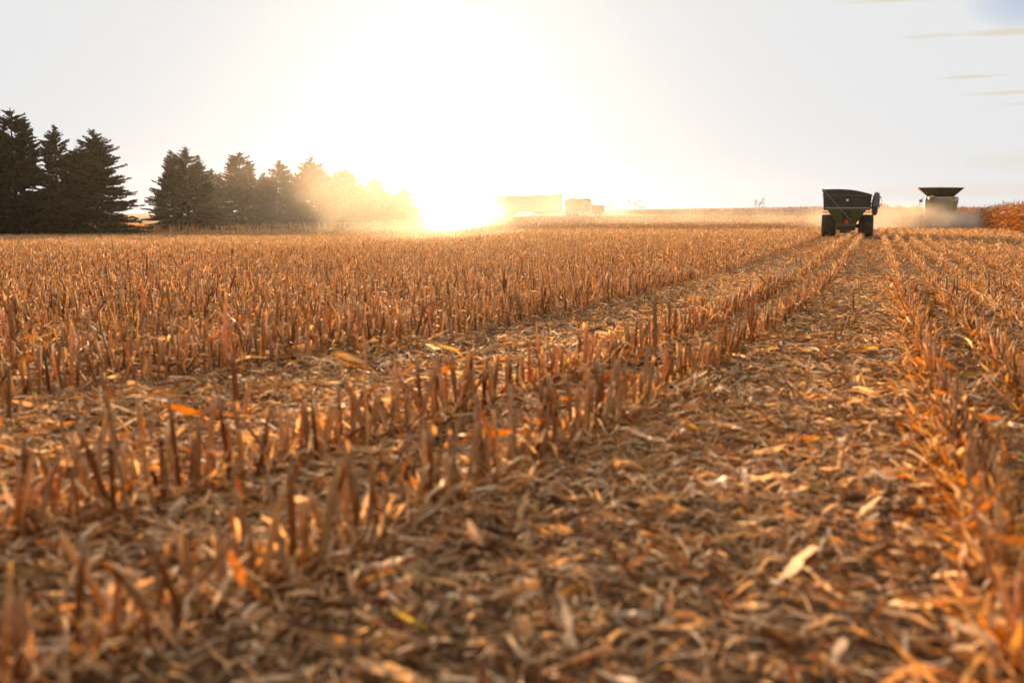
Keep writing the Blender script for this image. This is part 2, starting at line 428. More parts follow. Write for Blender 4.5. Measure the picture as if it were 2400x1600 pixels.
# lying pieces of cane and loose husk leaves
def frames(n, tilt_, r):
    a = r.uniform(0, 6.283, n); el_ = r.normal(0, tilt_, n)
    x = np.stack([np.cos(a) * np.cos(el_), np.sin(a) * np.cos(el_), np.sin(el_)], 1)
    up = np.tile([0, 0, 1.], (n, 1)); y = np.cross(up, x); y /= np.linalg.norm(y, axis=1, keepdims=True); z = np.cross(x, y)
    return np.stack([y, z, x], 2)          # local z axis lies along x
def scatter(T, P, M, scl, tint, r=rng):
    out = []; idx = r.integers(0, len(T), len(P))
    for i, (V, Q, c) in enumerate(T):
        m_ = idx == i; n = int(m_.sum())
        if not n: continue
        W_ = np.einsum('nij,vj->nvi', M[m_], V) * scl[m_][:, None, None] + P[m_][:, None, :]
        out.append((W_.reshape(-1, 3), (Q[None] + (np.arange(n) * len(V))[:, None, None]).reshape(-1, 4), (c[None] * tint[m_][:, None, :]).reshape(-1, 3)))
    return join(out)
def cane(r):
    L = r.uniform(.10, .42); R = r.uniform(.007, .012); ns = 6; V = []; us = [0, .3, .34, .38, .8, 1]
    for i, u in enumerate(us):
        for k in range(ns):
            a = 2 * np.pi * k / ns; R_ = R * (1.25 if i == 2 else 1)
            V.append((R_ * np.cos(a) + .02 * L * np.sin(3 * u), R_ * np.sin(a), u * L + (r.uniform(-.01, .01) if i in (0, 5) else 0)))
    Q = [(i * ns + k, i * ns + (k + 1) % ns, (i + 1) * ns + (k + 1) % ns, (i + 1) * ns + k) for i in range(5) for k in range(ns)]
    V = np.array(V); return V, np.array(Q), np.repeat(pick(1, [4, 3, 3, 2, 1.5, 4, .5, .5], r), len(V), 0)
def husk_piece(r):
    n = 4; K = 6; a = np.linspace(-.9, .9, n) + r.normal(0, .12, n); L = r.uniform(.12, .22); R = r.uniform(.022, .036)
    V = np.empty((n, K + 1, 2, 3)); ln = L * r.uniform(.7, 1.1, n)
    for k in range(K + 1):
        u = k / K; rd = R * (math.sin(math.pi * min(1, u * .8 + .12)) ** .7) * (1 + .5 * u)
        for s_, sg in enumerate((-1, 1)):
            aa = a + sg * .36 * (1 - u * .6); V[:, k, s_] = np.stack([np.sin(aa) * rd, -np.cos(aa) * rd + R, ln * u], 1)
    base = (np.arange(n) * (K + 1) * 2)[:, None]; q = np.array([[2 * k, 2 * k + 1, 2 * k + 3, 2 * k + 2] for k in range(K)])
    return V.reshape(-1, 3), (base[:, :, None] + q[None]).reshape(-1, 4), np.repeat(pick(n, [3, 5, 2, .5, 2, 4, .3, 2], r), (K + 1) * 2, 0)
def cob(r):
    ns = 8; V = []; L = r.uniform(.10, .16)
    for i, (u, q) in enumerate([(0, .5), (.12, .95), (.5, 1), (.85, .8), (1, .3)]):
        for k in range(ns): V.append((.013 * q * np.cos(2 * np.pi * k / ns), .013 * q * np.sin(2 * np.pi * k / ns), u * L))
    Q = [(i * ns + k, i * ns + (k + 1) % ns, (i + 1) * ns + (k + 1) % ns, (i + 1) * ns + k) for i in range(4) for k in range(ns)]
    V = np.array(V); return V, np.array(Q), np.tile([.42, .16, .09], (len(V), 1)) * r.uniform(.8, 1.3)
for maker, n_, ymax, zc in ((cane, 3600, 30, .02), (husk_piece, 1300, 20, .03), (cob, 90, 14, .015)):
    T = [maker(rng) for _ in range(14)]
    Y = 2.4 + (ymax - 2.4) * rng.random(n_) ** .6; X = (rng.random(n_) * 2 - 1) * (Y * .535 + 1.2)
    P = np.stack([X, Y, ground_z(X, Y) + zc + np.abs(rng.normal(0, .02, n_))], 1)
    parts.append(scatter(T, P, frames(n_, .16, rng), rng.uniform(.8, 1.2, n_), rng.uniform(.75, 1.15, (n_, 1)) * np.ones((1, 3))))
V, Q, col = join(parts)
lt = link('corn_litter', np_mesh('corn_litter', V, Q, col, M_leaf))
tag(lt, 'chopped dry corn leaves, husks and chaff covering the field', 'crop litter', kind='stuff')

# ------------------------------------------------------------------ corn stubs
def stub_template(r, lod, leafy=.6, hmul=1.0):
    """-> (stemV, stemQ, stemC, leafV, leafQ, leafC) ; height about 1 unit = real metres"""
    h = r.uniform(.26, .42) * hmul; R = r.uniform(.0085, .0145)
    lean = r.normal(0, .06, 2)
    ns, nr = {0: (8, 9), 1: (5, 3), 2: (3, 2)}[lod]
    V = []; zz = np.linspace(0, 1, nr)
    for i, u in enumerate(zz):
        node = 1.0 + (.22 if (lod == 0 and i in (2, 5)) else 0)
        rr = R * (1.15 - .25 * u) * node
        for k in range(ns):
            a = 2 * np.pi * k / ns
            rag = r.uniform(-.05, .03) if i == nr - 1 and lod < 2 else 0
            V.append((lean[0] * u * h + rr * np.cos(a), lean[1] * u * h + rr * np.sin(a), u * h + rag - .01))
    Q = [(i * ns + k, i * ns + (k + 1) % ns, (i + 1) * ns + (k + 1) % ns, (i + 1) * ns + k) for i in range(nr - 1) for k in range(ns)]
    # closed ragged top
    b = len(V); V.append((lean[0] * h, lean[1] * h, h * .93))
    for k in range(0, ns - 1, 2): Q.append(((nr - 1) * ns + k, (nr - 1) * ns + (k + 1) % ns, (nr - 1) * ns + (k + 2) % ns, b))
    V = np.array(V); Q = np.array(Q)
    base = pick(1, [4, .5, 3.6, .9, .6, 5, .3, .05], r)[0] * .85
    up = np.clip(V[:, 2:3] / h, 0, 1)
    top = pick(1, [2, 4, 0, 0, 3, 1, 0, 2], r)[0]
    w_ = np.clip((up - .8) / .2, 0, 1) * .6
    col = base * (1 - w_) + top * w_
    nl = {0: r.integers(1, 4), 1: r.integers(1, 4), 2: r.integers(1, 3)}[lod]
    K = {0: 6, 1: 3, 2: 2}[lod]
    if nl == 0: nl = 1
    a = r.uniform(0, 2 * np.pi, nl); z0 = r.uniform(.1, .95, nl) * h
    P = np.stack([lean[0] * z0 + R * np.cos(a) * .9, lean[1] * z0 + R * np.sin(a) * .9, z0], 1)
    upk = r.random(nl) < .3
    D = np.stack([np.cos(a) * np.where(upk, .22, .8), np.sin(a) * np.where(upk, .22, .8), np.where(upk, 1.0, r.uniform(-1.1, .5, nl))], 1)
    L = r.uniform(.05, .20, nl) * hmul ** .5 * np.where(upk, .75, 1.1); L = np.where(D[:, 2] < 0, np.minimum(L, z0 * 1.2 + .03), L)
    Wd = r.uniform(.010, .028, nl) * (1.25 if lod == 0 else 1.15)
    lv, lq = strips(P, D, np.stack([np.cos(a) * .3, np.sin(a) * .3, np.ones(nl)], 1), L, Wd, r.normal(-.12, .2, nl), r.normal(0, 1.0, nl), K, r, shape=1)
    lc = np.repeat(pick(nl, [4.5, 3.4, 5.5, 2.4, 1.6, 4, .12, 1.2], r), (K + 1) * 2, 0)
    return V, Q, col, lv, lq, lc

def instance(templates, P, yaw, scl, tint, tilt, r=rng):
    """bake templates at points -> V,Q,C"""
    out = []; idx = r.integers(0, len(templates), len(P))
    for ti, T in enumerate(templates):
        s = idx == ti; n = int(s.sum())
        if not n: continue
        V, Q, c = T
        cs, sn = np.cos(yaw[s])[:, None], np.sin(yaw[s])[:, None]
        x = V[None, :, 0] * cs - V[None, :, 1] * sn; y = V[None, :, 0] * sn + V[None, :, 1] * cs; z = np.repeat(V[None, :, 2], n, 0)
        x = x + z * tilt[s, 0:1]; y = y + z * tilt[s, 1:2]
        k = scl[s][:, None]
        W_ = np.stack([x * k + P[s, 0:1], y * k + P[s, 1:2], z * k + P[s, 2:3]], -1).reshape(-1, 3)
        QQ = (Q[None] + (np.arange(n) * len(V))[:, None, None]).reshape(-1, Q.shape[1])
        CC = (c[None] * tint[s][:, None, :]).reshape(-1, 3)
        out.append((W_, QQ, CC))
    return join(out)

# row points
pts = []
rr_ = np.random.default_rng(21)
for k in range(-330, 90):
    t0 = .65 + .76 * k
    if t0 > 40: break
    s = np.arange(1.5, 232, .10); s = s + rr_.normal(0, .035, len(s))
    t = row_t(t0, s) + rr_.normal(0, .022, len(s))
    X, Y = st2xy(s, t)
    keep = in_view(X, Y, 1.5) & (Y < 225)
    # rows flattened by wheels, and gaps
    if k in (-2, -3, -6, -7, 0, 1):
        s = np.sort(np.concatenate([s, np.arange(1.5, 26, .085) + .04])); t = row_t(t0, s) + rr_.normal(0, .04, len(s)); X, Y = st2xy(s, t); keep = in_view(X, Y, 1.5) & (Y < 225)
    pr = np.full(len(s), .95)
    if k == -1: pr[:] = .07
    if k in (-4, -5): pr = np.where(s < 7, .4, .05)
    if k == -2: pr = np.where(s < 8, .8, .72)
    pr = pr * np.where(Y > 130, .5, np.where(Y > 85, .75, 1.0))
    # the combine has not reached the standing corn on the right
    keep &= ~((t0 > 10.7) & (s > 50)) & ~((t0 > 2.7) & (s > 118)) & (rr_.random(len(s)) < pr)
    pts.append(np.stack([X[keep], Y[keep], np.full(keep.sum(), k)], 1))
pts = np.concatenate(pts)
# keep the view corridor of vehicles' wheels free of stalks is not needed: they stand in stubble
PZ = ground_z(pts[:, 0], pts[:, 1])
P3 = np.stack([pts[:, 0], pts[:, 1], PZ], 1); kk = pts[:, 2]
n = len(P3)
yaw = rr_.uniform(0, 2 * np.pi, n); scl = rr_.uniform(.75, 1.2, n)
scl *= np.where(kk >= 0, .95, 1.08) * (1 - .22 * ss(14, 30, P3[:, 1]))
scl *= np.where((rr_.random(n) < .03) & (kk != -1) & (P3[:, 1] > 9), rr_.uniform(1.3, 1.8, n), 1)
scl *= np.where((P3[:, 1] < 9) & (kk < -1), 1.22, 1.0)
tint = rr_.uniform(.6, 1.3, (n, 1)) * np.ones((1, 3)); tint[:, 2] *= rr_.uniform(.8, 1.1, n)
tilt = rr_.normal(0, .14, (n, 2)); bend = rr_.random(n) < .16; tilt[bend] += rr_.normal(0, .5, (bend.sum(), 2))
dist = np.hypot(P3[:, 0], P3[:, 1])
# the 300 that show largest: nearest ones whose base or top is inside the frame
vis = (np.abs(P3[:, 0]) < P3[:, 1] * .5144 * .99) & (P3[:, 1] > 3.15)
order = np.argsort(np.where(vis, dist, 1e9))[:300]
sel = np.zeros(n, bool); sel[order] = True
NV = 14
for v in range(NV):
    pass
protos = []
for v in range(NV):
    r_ = np.random.default_rng(100 + v)
    sv, sq, sc_, lv, lq, lc = stub_template(r_, 0)
    ms = np_mesh('stem', sv, sq, sc_, M_stem, True)
    protos.append((ms, lv, lq, lc))
leaf_cache = {}
def leaves_of(v):
    if v in leaf_cache: return leaf_cache[v]
    _, lv, lq, lc = protos[v]; npl = 14; out = []
    for i in range(len(lv) // npl):
        q = lq[i * 6:(i + 1) * 6] - i * npl
        out.append(np_mesh('leaf', lv[i * npl:(i + 1) * npl], q, lc[i * npl:(i + 1) * npl], M_leaf))
    leaf_cache[v] = out; return out
for j, i in enumerate(order):
    e = bpy.data.objects.new('corn_stub', None); C.objects.link(e); e.empty_display_size = .1
    e.location = P3[i]; e.rotation_euler = (-tilt[i, 1], tilt[i, 0], yaw[i]); e.scale = (scl[i],) * 3
    tag(e, 'cut dry corn stub standing in the nearest stubble rows', 'corn stub', 'cut corn stubs in the nearest stubble rows')
    v = j % NV
    link('stem', protos[v][0], e)
    for lm in leaves_of(v): link('leaf', lm, e)

def full_templates(seed, lod, num, hm=1.0):
    out = []
    for v in range(num):
        r_ = np.random.default_rng(seed + v)
        sv, sq, sc_, lv, lq, lc = stub_template(r_, lod, hmul=hm)
        out.append(join([(sv, sq, sc_), (lv, lq, lc)]))
    return out
bands = [(0, 14, 1, 24), (14, 45, 1, 24), (45, 400, 2, 30)]
allp = []
for a, b, lod, num in bands:
    m_ = (~sel) & (dist >= a) & (dist < b)
    if not m_.any(): continue
    sc2 = scl[m_] * (1.0 if b < 100 else 1.0)
    allp.append(instance(full_templates(300 + lod * 50 + a, lod, num), P3[m_], yaw[m_], sc2, tint[m_], tilt[m_]))
V, Q, col = join(allp)
ob = link('corn_stubble', np_mesh('corn_stubble', V, Q, col, M_straw))
tag(ob, 'rows of cut dry corn stalks stretching away over the field', 'stubble', kind='stuff')
print('stubs', n, 'verts', len(V))

# ------------------------------------------------------------------ standing corn
def corn_plant(r, lod=0):
    h = r.uniform(2.0, 2.45); parts = []
    lean = r.normal(0, .05, 2)
    zs = np.linspace(0, h, 4); ns = 3; V = []
    for u, z in zip(np.linspace(0, 1, 4), zs):
        for k in range(ns):
            a = 2 * np.pi * k / ns; R = .016 * (1.1 - .7 * u)
            V.append((lean[0] * z * u + R * np.cos(a), lean[1] * z * u + R * np.sin(a), z))
    Q = [(i * ns + k, i * ns + (k + 1) % ns, (i + 1) * ns + (k + 1) % ns, (i + 1) * ns + k) for i in range(3) for k in range(ns)]
    V = np.array(V); parts.append((V, np.array(Q), np.repeat(pick(1, [3, 1, 4, 3, 1, 3, 0, 0], r), len(V), 0)))
    nl = 12 if lod == 0 else 8
    a = r.uniform(0, 2 * np.pi, nl); z0 = np.linspace(.25, h * .93, nl)
    P = np.stack([lean[0] * z0 * z0 / h, lean[1] * z0 * z0 / h, z0], 1)
    D = np.stack([np.cos(a), np.sin(a), r.uniform(.1, 1.2, nl)], 1)
    L = r.uniform(.35, .75, nl); Wd = r.uniform(.045, .08, nl) * (1 if lod == 0 else 1.5)
    lv, lq = strips(P, D, np.tile([0, 0, 1.], (nl, 1)), L, Wd, r.uniform(-.9, -.3, nl), r.normal(0, 1.2, nl), 4, r, shape=1)
    parts.append((lv, lq, np.repeat(pick(nl, [2, .7, 5, 5, 1, 2, 0, .1], r) * 1.0, 10, 0)))
    nt_ = 5; a = r.uniform(0, 2 * np.pi, nt_)
    P = np.tile([lean[0] * h, lean[1] * h, h - .02], (nt_, 1)); D = np.stack([np.cos(a) * .45, np.sin(a) * .45, np.ones(nt_)], 1)
    lv, lq = strips(P, D, np.tile([1., 0, 0], (nt_, 1)), r.uniform(.12, .28, nt_), np.full(nt_, .022), r.normal(0, .1, nt_), np.zeros(nt_), 2, r, shape=1)
    parts.append((lv, lq, np.repeat(pick(nt_, [3, 1, 2, 4, 1, 1, 0, 0], r), 6, 0)))
    return join(parts)
rc = np.random.default_rng(5)
cp = []
for k in range(0, 16):                       # block on the right, edge along the rows
    t0 = 10.9 + .76 * k
    s = np.arange(52, 190, .19 + .02 * k) ; s = s + rc.normal(0, .04, len(s)); t = t0 + rc.normal(0, .04, len(s))
    X, Y = st2xy(s, t); kp = X < Y * .5144 * 1.05 + 6
    cp.append(np.stack([X[kp], Y[kp]], 1))
for k in range(0, 15):                       # uncut strip in front of the combine
    t0 = 2.8 + .6 * k
    for s_ in np.arange(124 + rc.uniform(-.5, .5), 124 + 5, .25):
        X, Y = st2xy(s_, t0); cp.append(np.array([[X, Y]]))
near_c = np.concatenate(cp); m_ = rc.random(len(near_c)) < .93; near_c = near_c[m_]
CT = [corn_plant(np.random.default_rng(800 + i)) for i in range(14)]
CT2 = [corn_plant(np.random.default_rng(860 + i), 1) for i in range(10)]
def plant(points, T, smin=.9, smax=1.12):
    nn = len(points); Pp = np.stack([points[:, 0], points[:, 1], ground_z(points[:, 0], points[:, 1])], 1)
    return instance(T, Pp, rc.uniform(0, 6.28, nn), rc.uniform(smin, smax, nn), rc.uniform(.7, 1.15, (nn, 1)) * np.ones((1, 3)), rc.normal(0, .05, (nn, 2)), rc)
V, Q, col = plant(near_c, CT)
ob = link('standing_corn', np_mesh('standing_corn', V, Q, col, M_leaf)); tag(ob, 'uncut brown standing corn at the right edge of the field', 'corn', kind='stuff')
# far edge of the corn field: front line through these points, several rows deep
line = np.array([(95, 232), (62, 190), (57, 150), (52, 152), (90, 290), (100, 330), (88, 420), (70, 590), (20, 700), (-60, 760)], float)
line = np.array([(52.5, 146), (50, 150), (96, 300), (84, 420), (66, 590), (0, 690), (-120, 740)], float)
fp = []
for i in range(len(line) - 1):
    a, b = line[i], line[i + 1]; Ls = np.linalg.norm(b - a); dv = (b - a) / Ls; nrm = np.array([-dv[1], dv[0]])
    if nrm[1] < 0: nrm = -nrm
    if i in (0, 1): nrm = np.array([dv[1], -dv[0]]); 
    for row in range(5):
        u = np.arange(0, Ls, .33 if i < 2 else .45); u = u + rc.normal(0, .1, len(u))
        fp.append(a + dv * u[:, None] + nrm * (row * 1.3 + rc.normal(0, .2, (len(u), 1))))
# far side behind the combine and the dark rise at the right
for (x0, y0, x1, y1) in [(52.5, 146, 78, 139), (96, 300, 260, 285), (100, 330, 270, 310)]:
    a = np.array([x0, y0]); b = np.array([x1, y1]); Ls = np.linalg.norm(b - a); dv = (b - a) / Ls
    for row in range(5):
        u = np.arange(0, Ls, .33) + rc.normal(0, .1, 1)
        fp.append(a + dv * u[:, None] + np.array([0, 1]) * (row * 1.2 + rc.normal(0, .2, (len(u), 1))))
fp = np.concatenate(fp)
V, Q, col = plant(fp, CT2, 1.0, 1.25)
ob = link('distant_corn', np_mesh('distant_corn', V, Q, col, M_leaf)); tag(ob, 'hazy band of standing corn along the horizon', 'corn', kind='stuff')

# ------------------------------------------------------------------ spruce trees
def spruce(seed, H, Rb, lean=0.0, twin=0):
    r = np.random.default_rng(seed)
    Vs = []; tops = [(0., 0., H, 1.0)]
    for q in range(twin): tops.append((r.uniform(.07, .14) * H * (-1) ** q, r.normal(0, .06) * H, H * r.uniform(.84, .95), .6))
    Pb = []; Db = []; Lb = []; Wb = []; Ub = []; Cb = []
    for (tx, ty, th, ws) in tops:
        z = .35 if ws == 1.0 else th * .45
        while z < th - .12:
            u = z / th
            prof = (1 - u) ** .80 * (0.86 + .14 * math.sin(u * 9 + seed))
            rmax = Rb * ws * prof * (1 if u > .08 else .82)
            nb = int(6.5 + 5 * (1 - u)) if ws == 1 else 6
            for b in range(nb):
                a = r.uniform(0, 2 * math.pi); bl = max(.25, rmax * r.uniform(.55, 1.15))
                if r.random() < .08: bl *= 1.14
                zb = z + r.uniform(-.18, .18)
                el_ = (.55 * u - .10) + r.normal(0, .10)        # upper branches rise, lower ones droop
                d = np.array([math.cos(a), math.sin(a), el_])
                cx, cy = tx * min(1, u * 1.3), ty * min(1, u * 1.3)
                m = max(3, int(bl / .145))
                w = np.linspace(.22 if bl > 1 else .05, 1, m)
                sag = -.16 * bl * (w * (1 - u)) + .20 * bl * np.maximum(0, w - .6) ** 1.5
                base = np.stack([cx + d[0] * bl * w, cy + d[1] * bl * w, zb + d[2] * bl * w + sag], 1)
                sidev = np.array([-math.sin(a), math.cos(a), 0])
                for sgn in (-1, 1, 0):
                    lw = (.52 * (1 - w * .45)) * min(1, bl / 1.6) * r.uniform(.7, 1.25, m) + .10
                    dd = np.stack([d[0] * .75 + sidev[0] * sgn * .8 + r.normal(0, .15, m), d[1] * .75 + sidev[1] * sgn * .8 + r.normal(0, .15, m),
                                   (d[2] * .5 + r.normal(-.10 if sgn else .35, .22, m)) * np.ones(m)], 1)
                    Pb.append(base); Db.append(dd); Lb.append(lw); Wb.append(r.uniform(.10, .19, m)); Ub.append(np.stack([r.normal(0, .6, m), r.normal(0, .6, m), np.ones(m)], 1))
            z += r.uniform(.26, .38)
        # leader
        Pb.append(np.array([[tx, ty, th - .5]] * 3)); Db.append(np.array([[.05, 0, 1], [.25, .1, 1], [-.25, 0, 1.]])); Lb.append(np.array([.75, .5, .5])); Wb.append(np.full(3, .12)); Ub.append(np.array([[1., 0, 0], [0, 1, 0], [1, 0, 0]]))
    P = np.concatenate(Pb); D = np.concatenate(Db); L = np.concatenate(Lb); Wd = np.concatenate(Wb); U = np.concatenate(Ub)
    n = len(P)
    V, Q = strips(P, D, U, L, Wd, r.normal(0, .08, n), r.normal(0, .5, n), 2, r)
    U2 = np.cross(D, U); V2, Q2 = strips(P, D, U2, L, Wd * .8, r.normal(0, .05, n), r.normal(0, .3, n), 2, r)
    g0 = np.array([.042, .042, .020]) ; c = g0 * r.uniform(.6, 1.5, (n, 1)) * np.array([1, 1, 1]) + np.array([.01, .0, 0]) * r.random((n, 1))
    c = np.repeat(c, 6, 0)
    V, Q, c = join([(V, Q, c), (V2, Q2, c)])
    return np_mesh('crown', V, Q, c, M_needle)
trunk_cache = {}
def trunk_mesh(H, Rb):
    mb = MB(); mb.tube([(0, 0, -.4), (0, 0, H * .3), (.03, 0, H * .65), (0, 0, H - .3)], [H * .019, H * .015, H * .009, .02], 10)
    rt = random.Random(3)
    for i in range(46):                      # main limbs
        z = .5 + (H - 1.4) * i / 46; a = i * 2.399; l = Rb * (1 - z / H) ** .75 * .8
        mb.tube([(0, 0, z), (math.cos(a) * l * .5, math.sin(a) * l * .5, z + l * (.25 * z / H - .03)), (math.cos(a) * l, math.sin(a) * l, z + l * (.4 * z / H - .12))], [.05, .03, .012], 5)
    me = bpy.data.meshes.new('trunk'); me.from_pydata(mb.v, [], mb.f); me.materials.append(M_bark); me.update(); return me
S = [spruce(11, 14, 6.3, twin=1), spruce(12, 14, 6.8, twin=3), spruce(13, 14, 5.6), spruce(14, 14, 7.0, twin=2), spruce(19, 14, 6.8, twin=2)]
TR = trunk_mesh(14, 5.0)
# photo x, distance, height, width factor, mesh, label
trees = [
    (-45, 128, 15.6, 1.0, 0, 'dark spruce cut by the left edge of the photo'),
    (48, 132, 16.4, 1.12, 1, 'tallest spruce, with a many-pointed dark top, second from the left edge'),
    (147, 141, 15.1, .95, 2, 'slim sky-pierced spruce squeezed between the tallest and the broad one'),
    (236, 137, 14.2, 1.26, 3, 'broad dark spruce with long boughs just left of the gap in the tree row'),
    (412, 158, 12.7, .95, 0, 'small-topped spruce leaning into the left side of the one right of the gap'),
    (446, 156, 13.1, 1.12, 3, 'broad spruce standing just right of the gap in the tree row'),
    (570, 172, 13.3, 1.3, 1, 'round-topped spruce tinted gold by the low sun, mid row'),
    (662, 188, 12.8, 1.3, 2, 'narrow spruce with a pointed top, mid row in pinkish haze'),
    (735, 198, 14.0, 1.2, 3, 'large glowing spruce where the golden glare begins'),
    (812, 222, 12.8, 1.35, 1, 'glare-washed spruce, third from the right end of the row'),
    (880, 250, 11.8, 1.8, 0, 'glare-washed spruce, second from the right end of the row'),
    (948, 262, 9.2, 1.9, 4, 'low sunlit spruce at the far right end of the row'),
]
for i, (px, d, h, wf, mi, lab) in enumerate(trees):
    X = (px - 1200) / F * d; k = h / 14
    e = empty('spruce_tree', (X, d, float(ground_z(X, d)) - .1), (0, 0, i * 1.9)); e.scale = (k * wf, k * wf, k)
    tag(e, lab, 'spruce tree', 'spruces in the row on the left')
    link('crown', S[mi], e); link('trunk', TR, e)
# second rank of spruces behind, filling the row
for i, (px, d, h, mi, lab) in enumerate([(0, 146, 13.5, 2, 'spruce half hidden behind the two leftmost ones'), (190, 152, 12.5, 0, 'spruce hidden behind, between the slim one and the broad one'),
                                    (505, 178, 10.8, 3, 'lower spruce in the notch right of the gap-side one'), (625, 192, 10.8, 3, 'lower spruce between the round-topped and the narrow one'),
                                    (775, 215, 11.5, 0, 'spruce filling behind the large glowing one'), (850, 245, 10.5, 2, 'spruce behind in the brightest glare'), (700, 204, 11.2, 3, 'spruce filling behind, between the narrow one and the large glowing one'), (915, 266, 9.0, 3, 'low spruce filling the notch before the last one of the row'), (975, 275, 5.6, 4, 'smallest spruce, a low hedge-like tip of the row beside the glare')]):
    X = (px - 1200) / F * d; k = h / 14
    e = empty('spruce_tree', (X, d, float(ground_z(X, d)) - .1), (0, 0, 4 + i * 1.3)); e.scale = (k, k, k)
    tag(e, lab, 'spruce tree', 'spruces in the row on the left'); link('crown', S[mi], e); link('trunk', TR, e)
# tall dry grass strip under and behind the trees
rg = np.random.default_rng(77); n = 26000
u = rg.random(n); d = 135 + (330 - 135) * u ** 1.3; px = np.interp(d, [135, 158, 200, 330], [150, 420, 740, 985]) + rg.normal(0, 120, n) * 150 / d
X = (px - 1200) / F * d + rg.normal(0, 2, n); Y = d + 9 + rg.uniform(0, 8, n)
P = np.stack([X, Y, ground_z(X, Y)], 1); D = np.stack([rg.normal(0, .25, n), rg.normal(0, .25, n), np.ones(n)], 1)
V, Q = strips(P, D, np.tile([0, 1., 0], (n, 1)), rg.uniform(.5, 1.5, n), rg.uniform(.05, .11, n), rg.normal(0, .15, n), rg.normal(0, .4, n), 2, rg, 1)
ob = link('dry_grass', np_mesh('dry_grass', V, Q, np.repeat(pick(n, [3, 3, 2, 1, 3, 2, .3, .5], rg), 6, 0), M_leaf)); tag(ob, 'tall pale dry grass behind the spruces', 'dry grass', kind='stuff')

# ------------------------------------------------------------------ small bare trees on the horizon
def bare_tree(name, px, d, h, w, seed, lab, dense=1.0):
    X = (px - 1200) / F * d; z = float(ground_z(X, d)); r = random.Random(seed)
    e = empty(name, (X, d, z)); tag(e, lab, 'tree', 'far trees on the horizon')
    t = MB(); t.tube([(0, 0, -.3), (0, 0, h * .35), (.1, 0, h * .8)], [h * .03, h * .022, h * .006], 6)
    t.build('trunk', M_bark, e)
    c = MB()
    def br(p, dirv, l, rr, dep):
        q = p + dirv * l; c.tube([p, q], [rr, rr * .5], 4, cap=False)
        if dep == 0: return
        for _ in range(4 if dep > 1 else 5):
            nd = (dirv + Vector((r.gauss(0, .55), r.gauss(0, .55), r.gauss(.1, .35)))).normalized(); br(p + dirv * l * r.uniform(.4, 1), nd, l * r.uniform(.5, .75), rr * .6, dep - 1)
    for i in range(int(6 * dense)):
        a = i * 2.4; br(Vector((0, 0, h * (.3 + .08 * i))), Vector((math.cos(a) * w, math.sin(a) * w, 1)).normalized(), h * .35, h * .012, 3)
    c.build('crown', M_bark, e)
bare_tree('distant_tree', 1424, 560, 7.5, 1.1, 1, 'small round bare tree on the horizon just ahead of the truck')
bare_tree('distant_tree', 1484, 600, 8.0, 1.2, 2, 'open bare tree on the horizon, second one ahead of the truck')
bare_tree('distant_tree', 1504, 600, 5.6, 1.4, 3, 'low bushy tree on the horizon right of the open bare one')
bare_tree('distant_tree', 1774, 620, 8.5, 1.0, 4, 'lone faint tree on the horizon between the truck and the green cart')

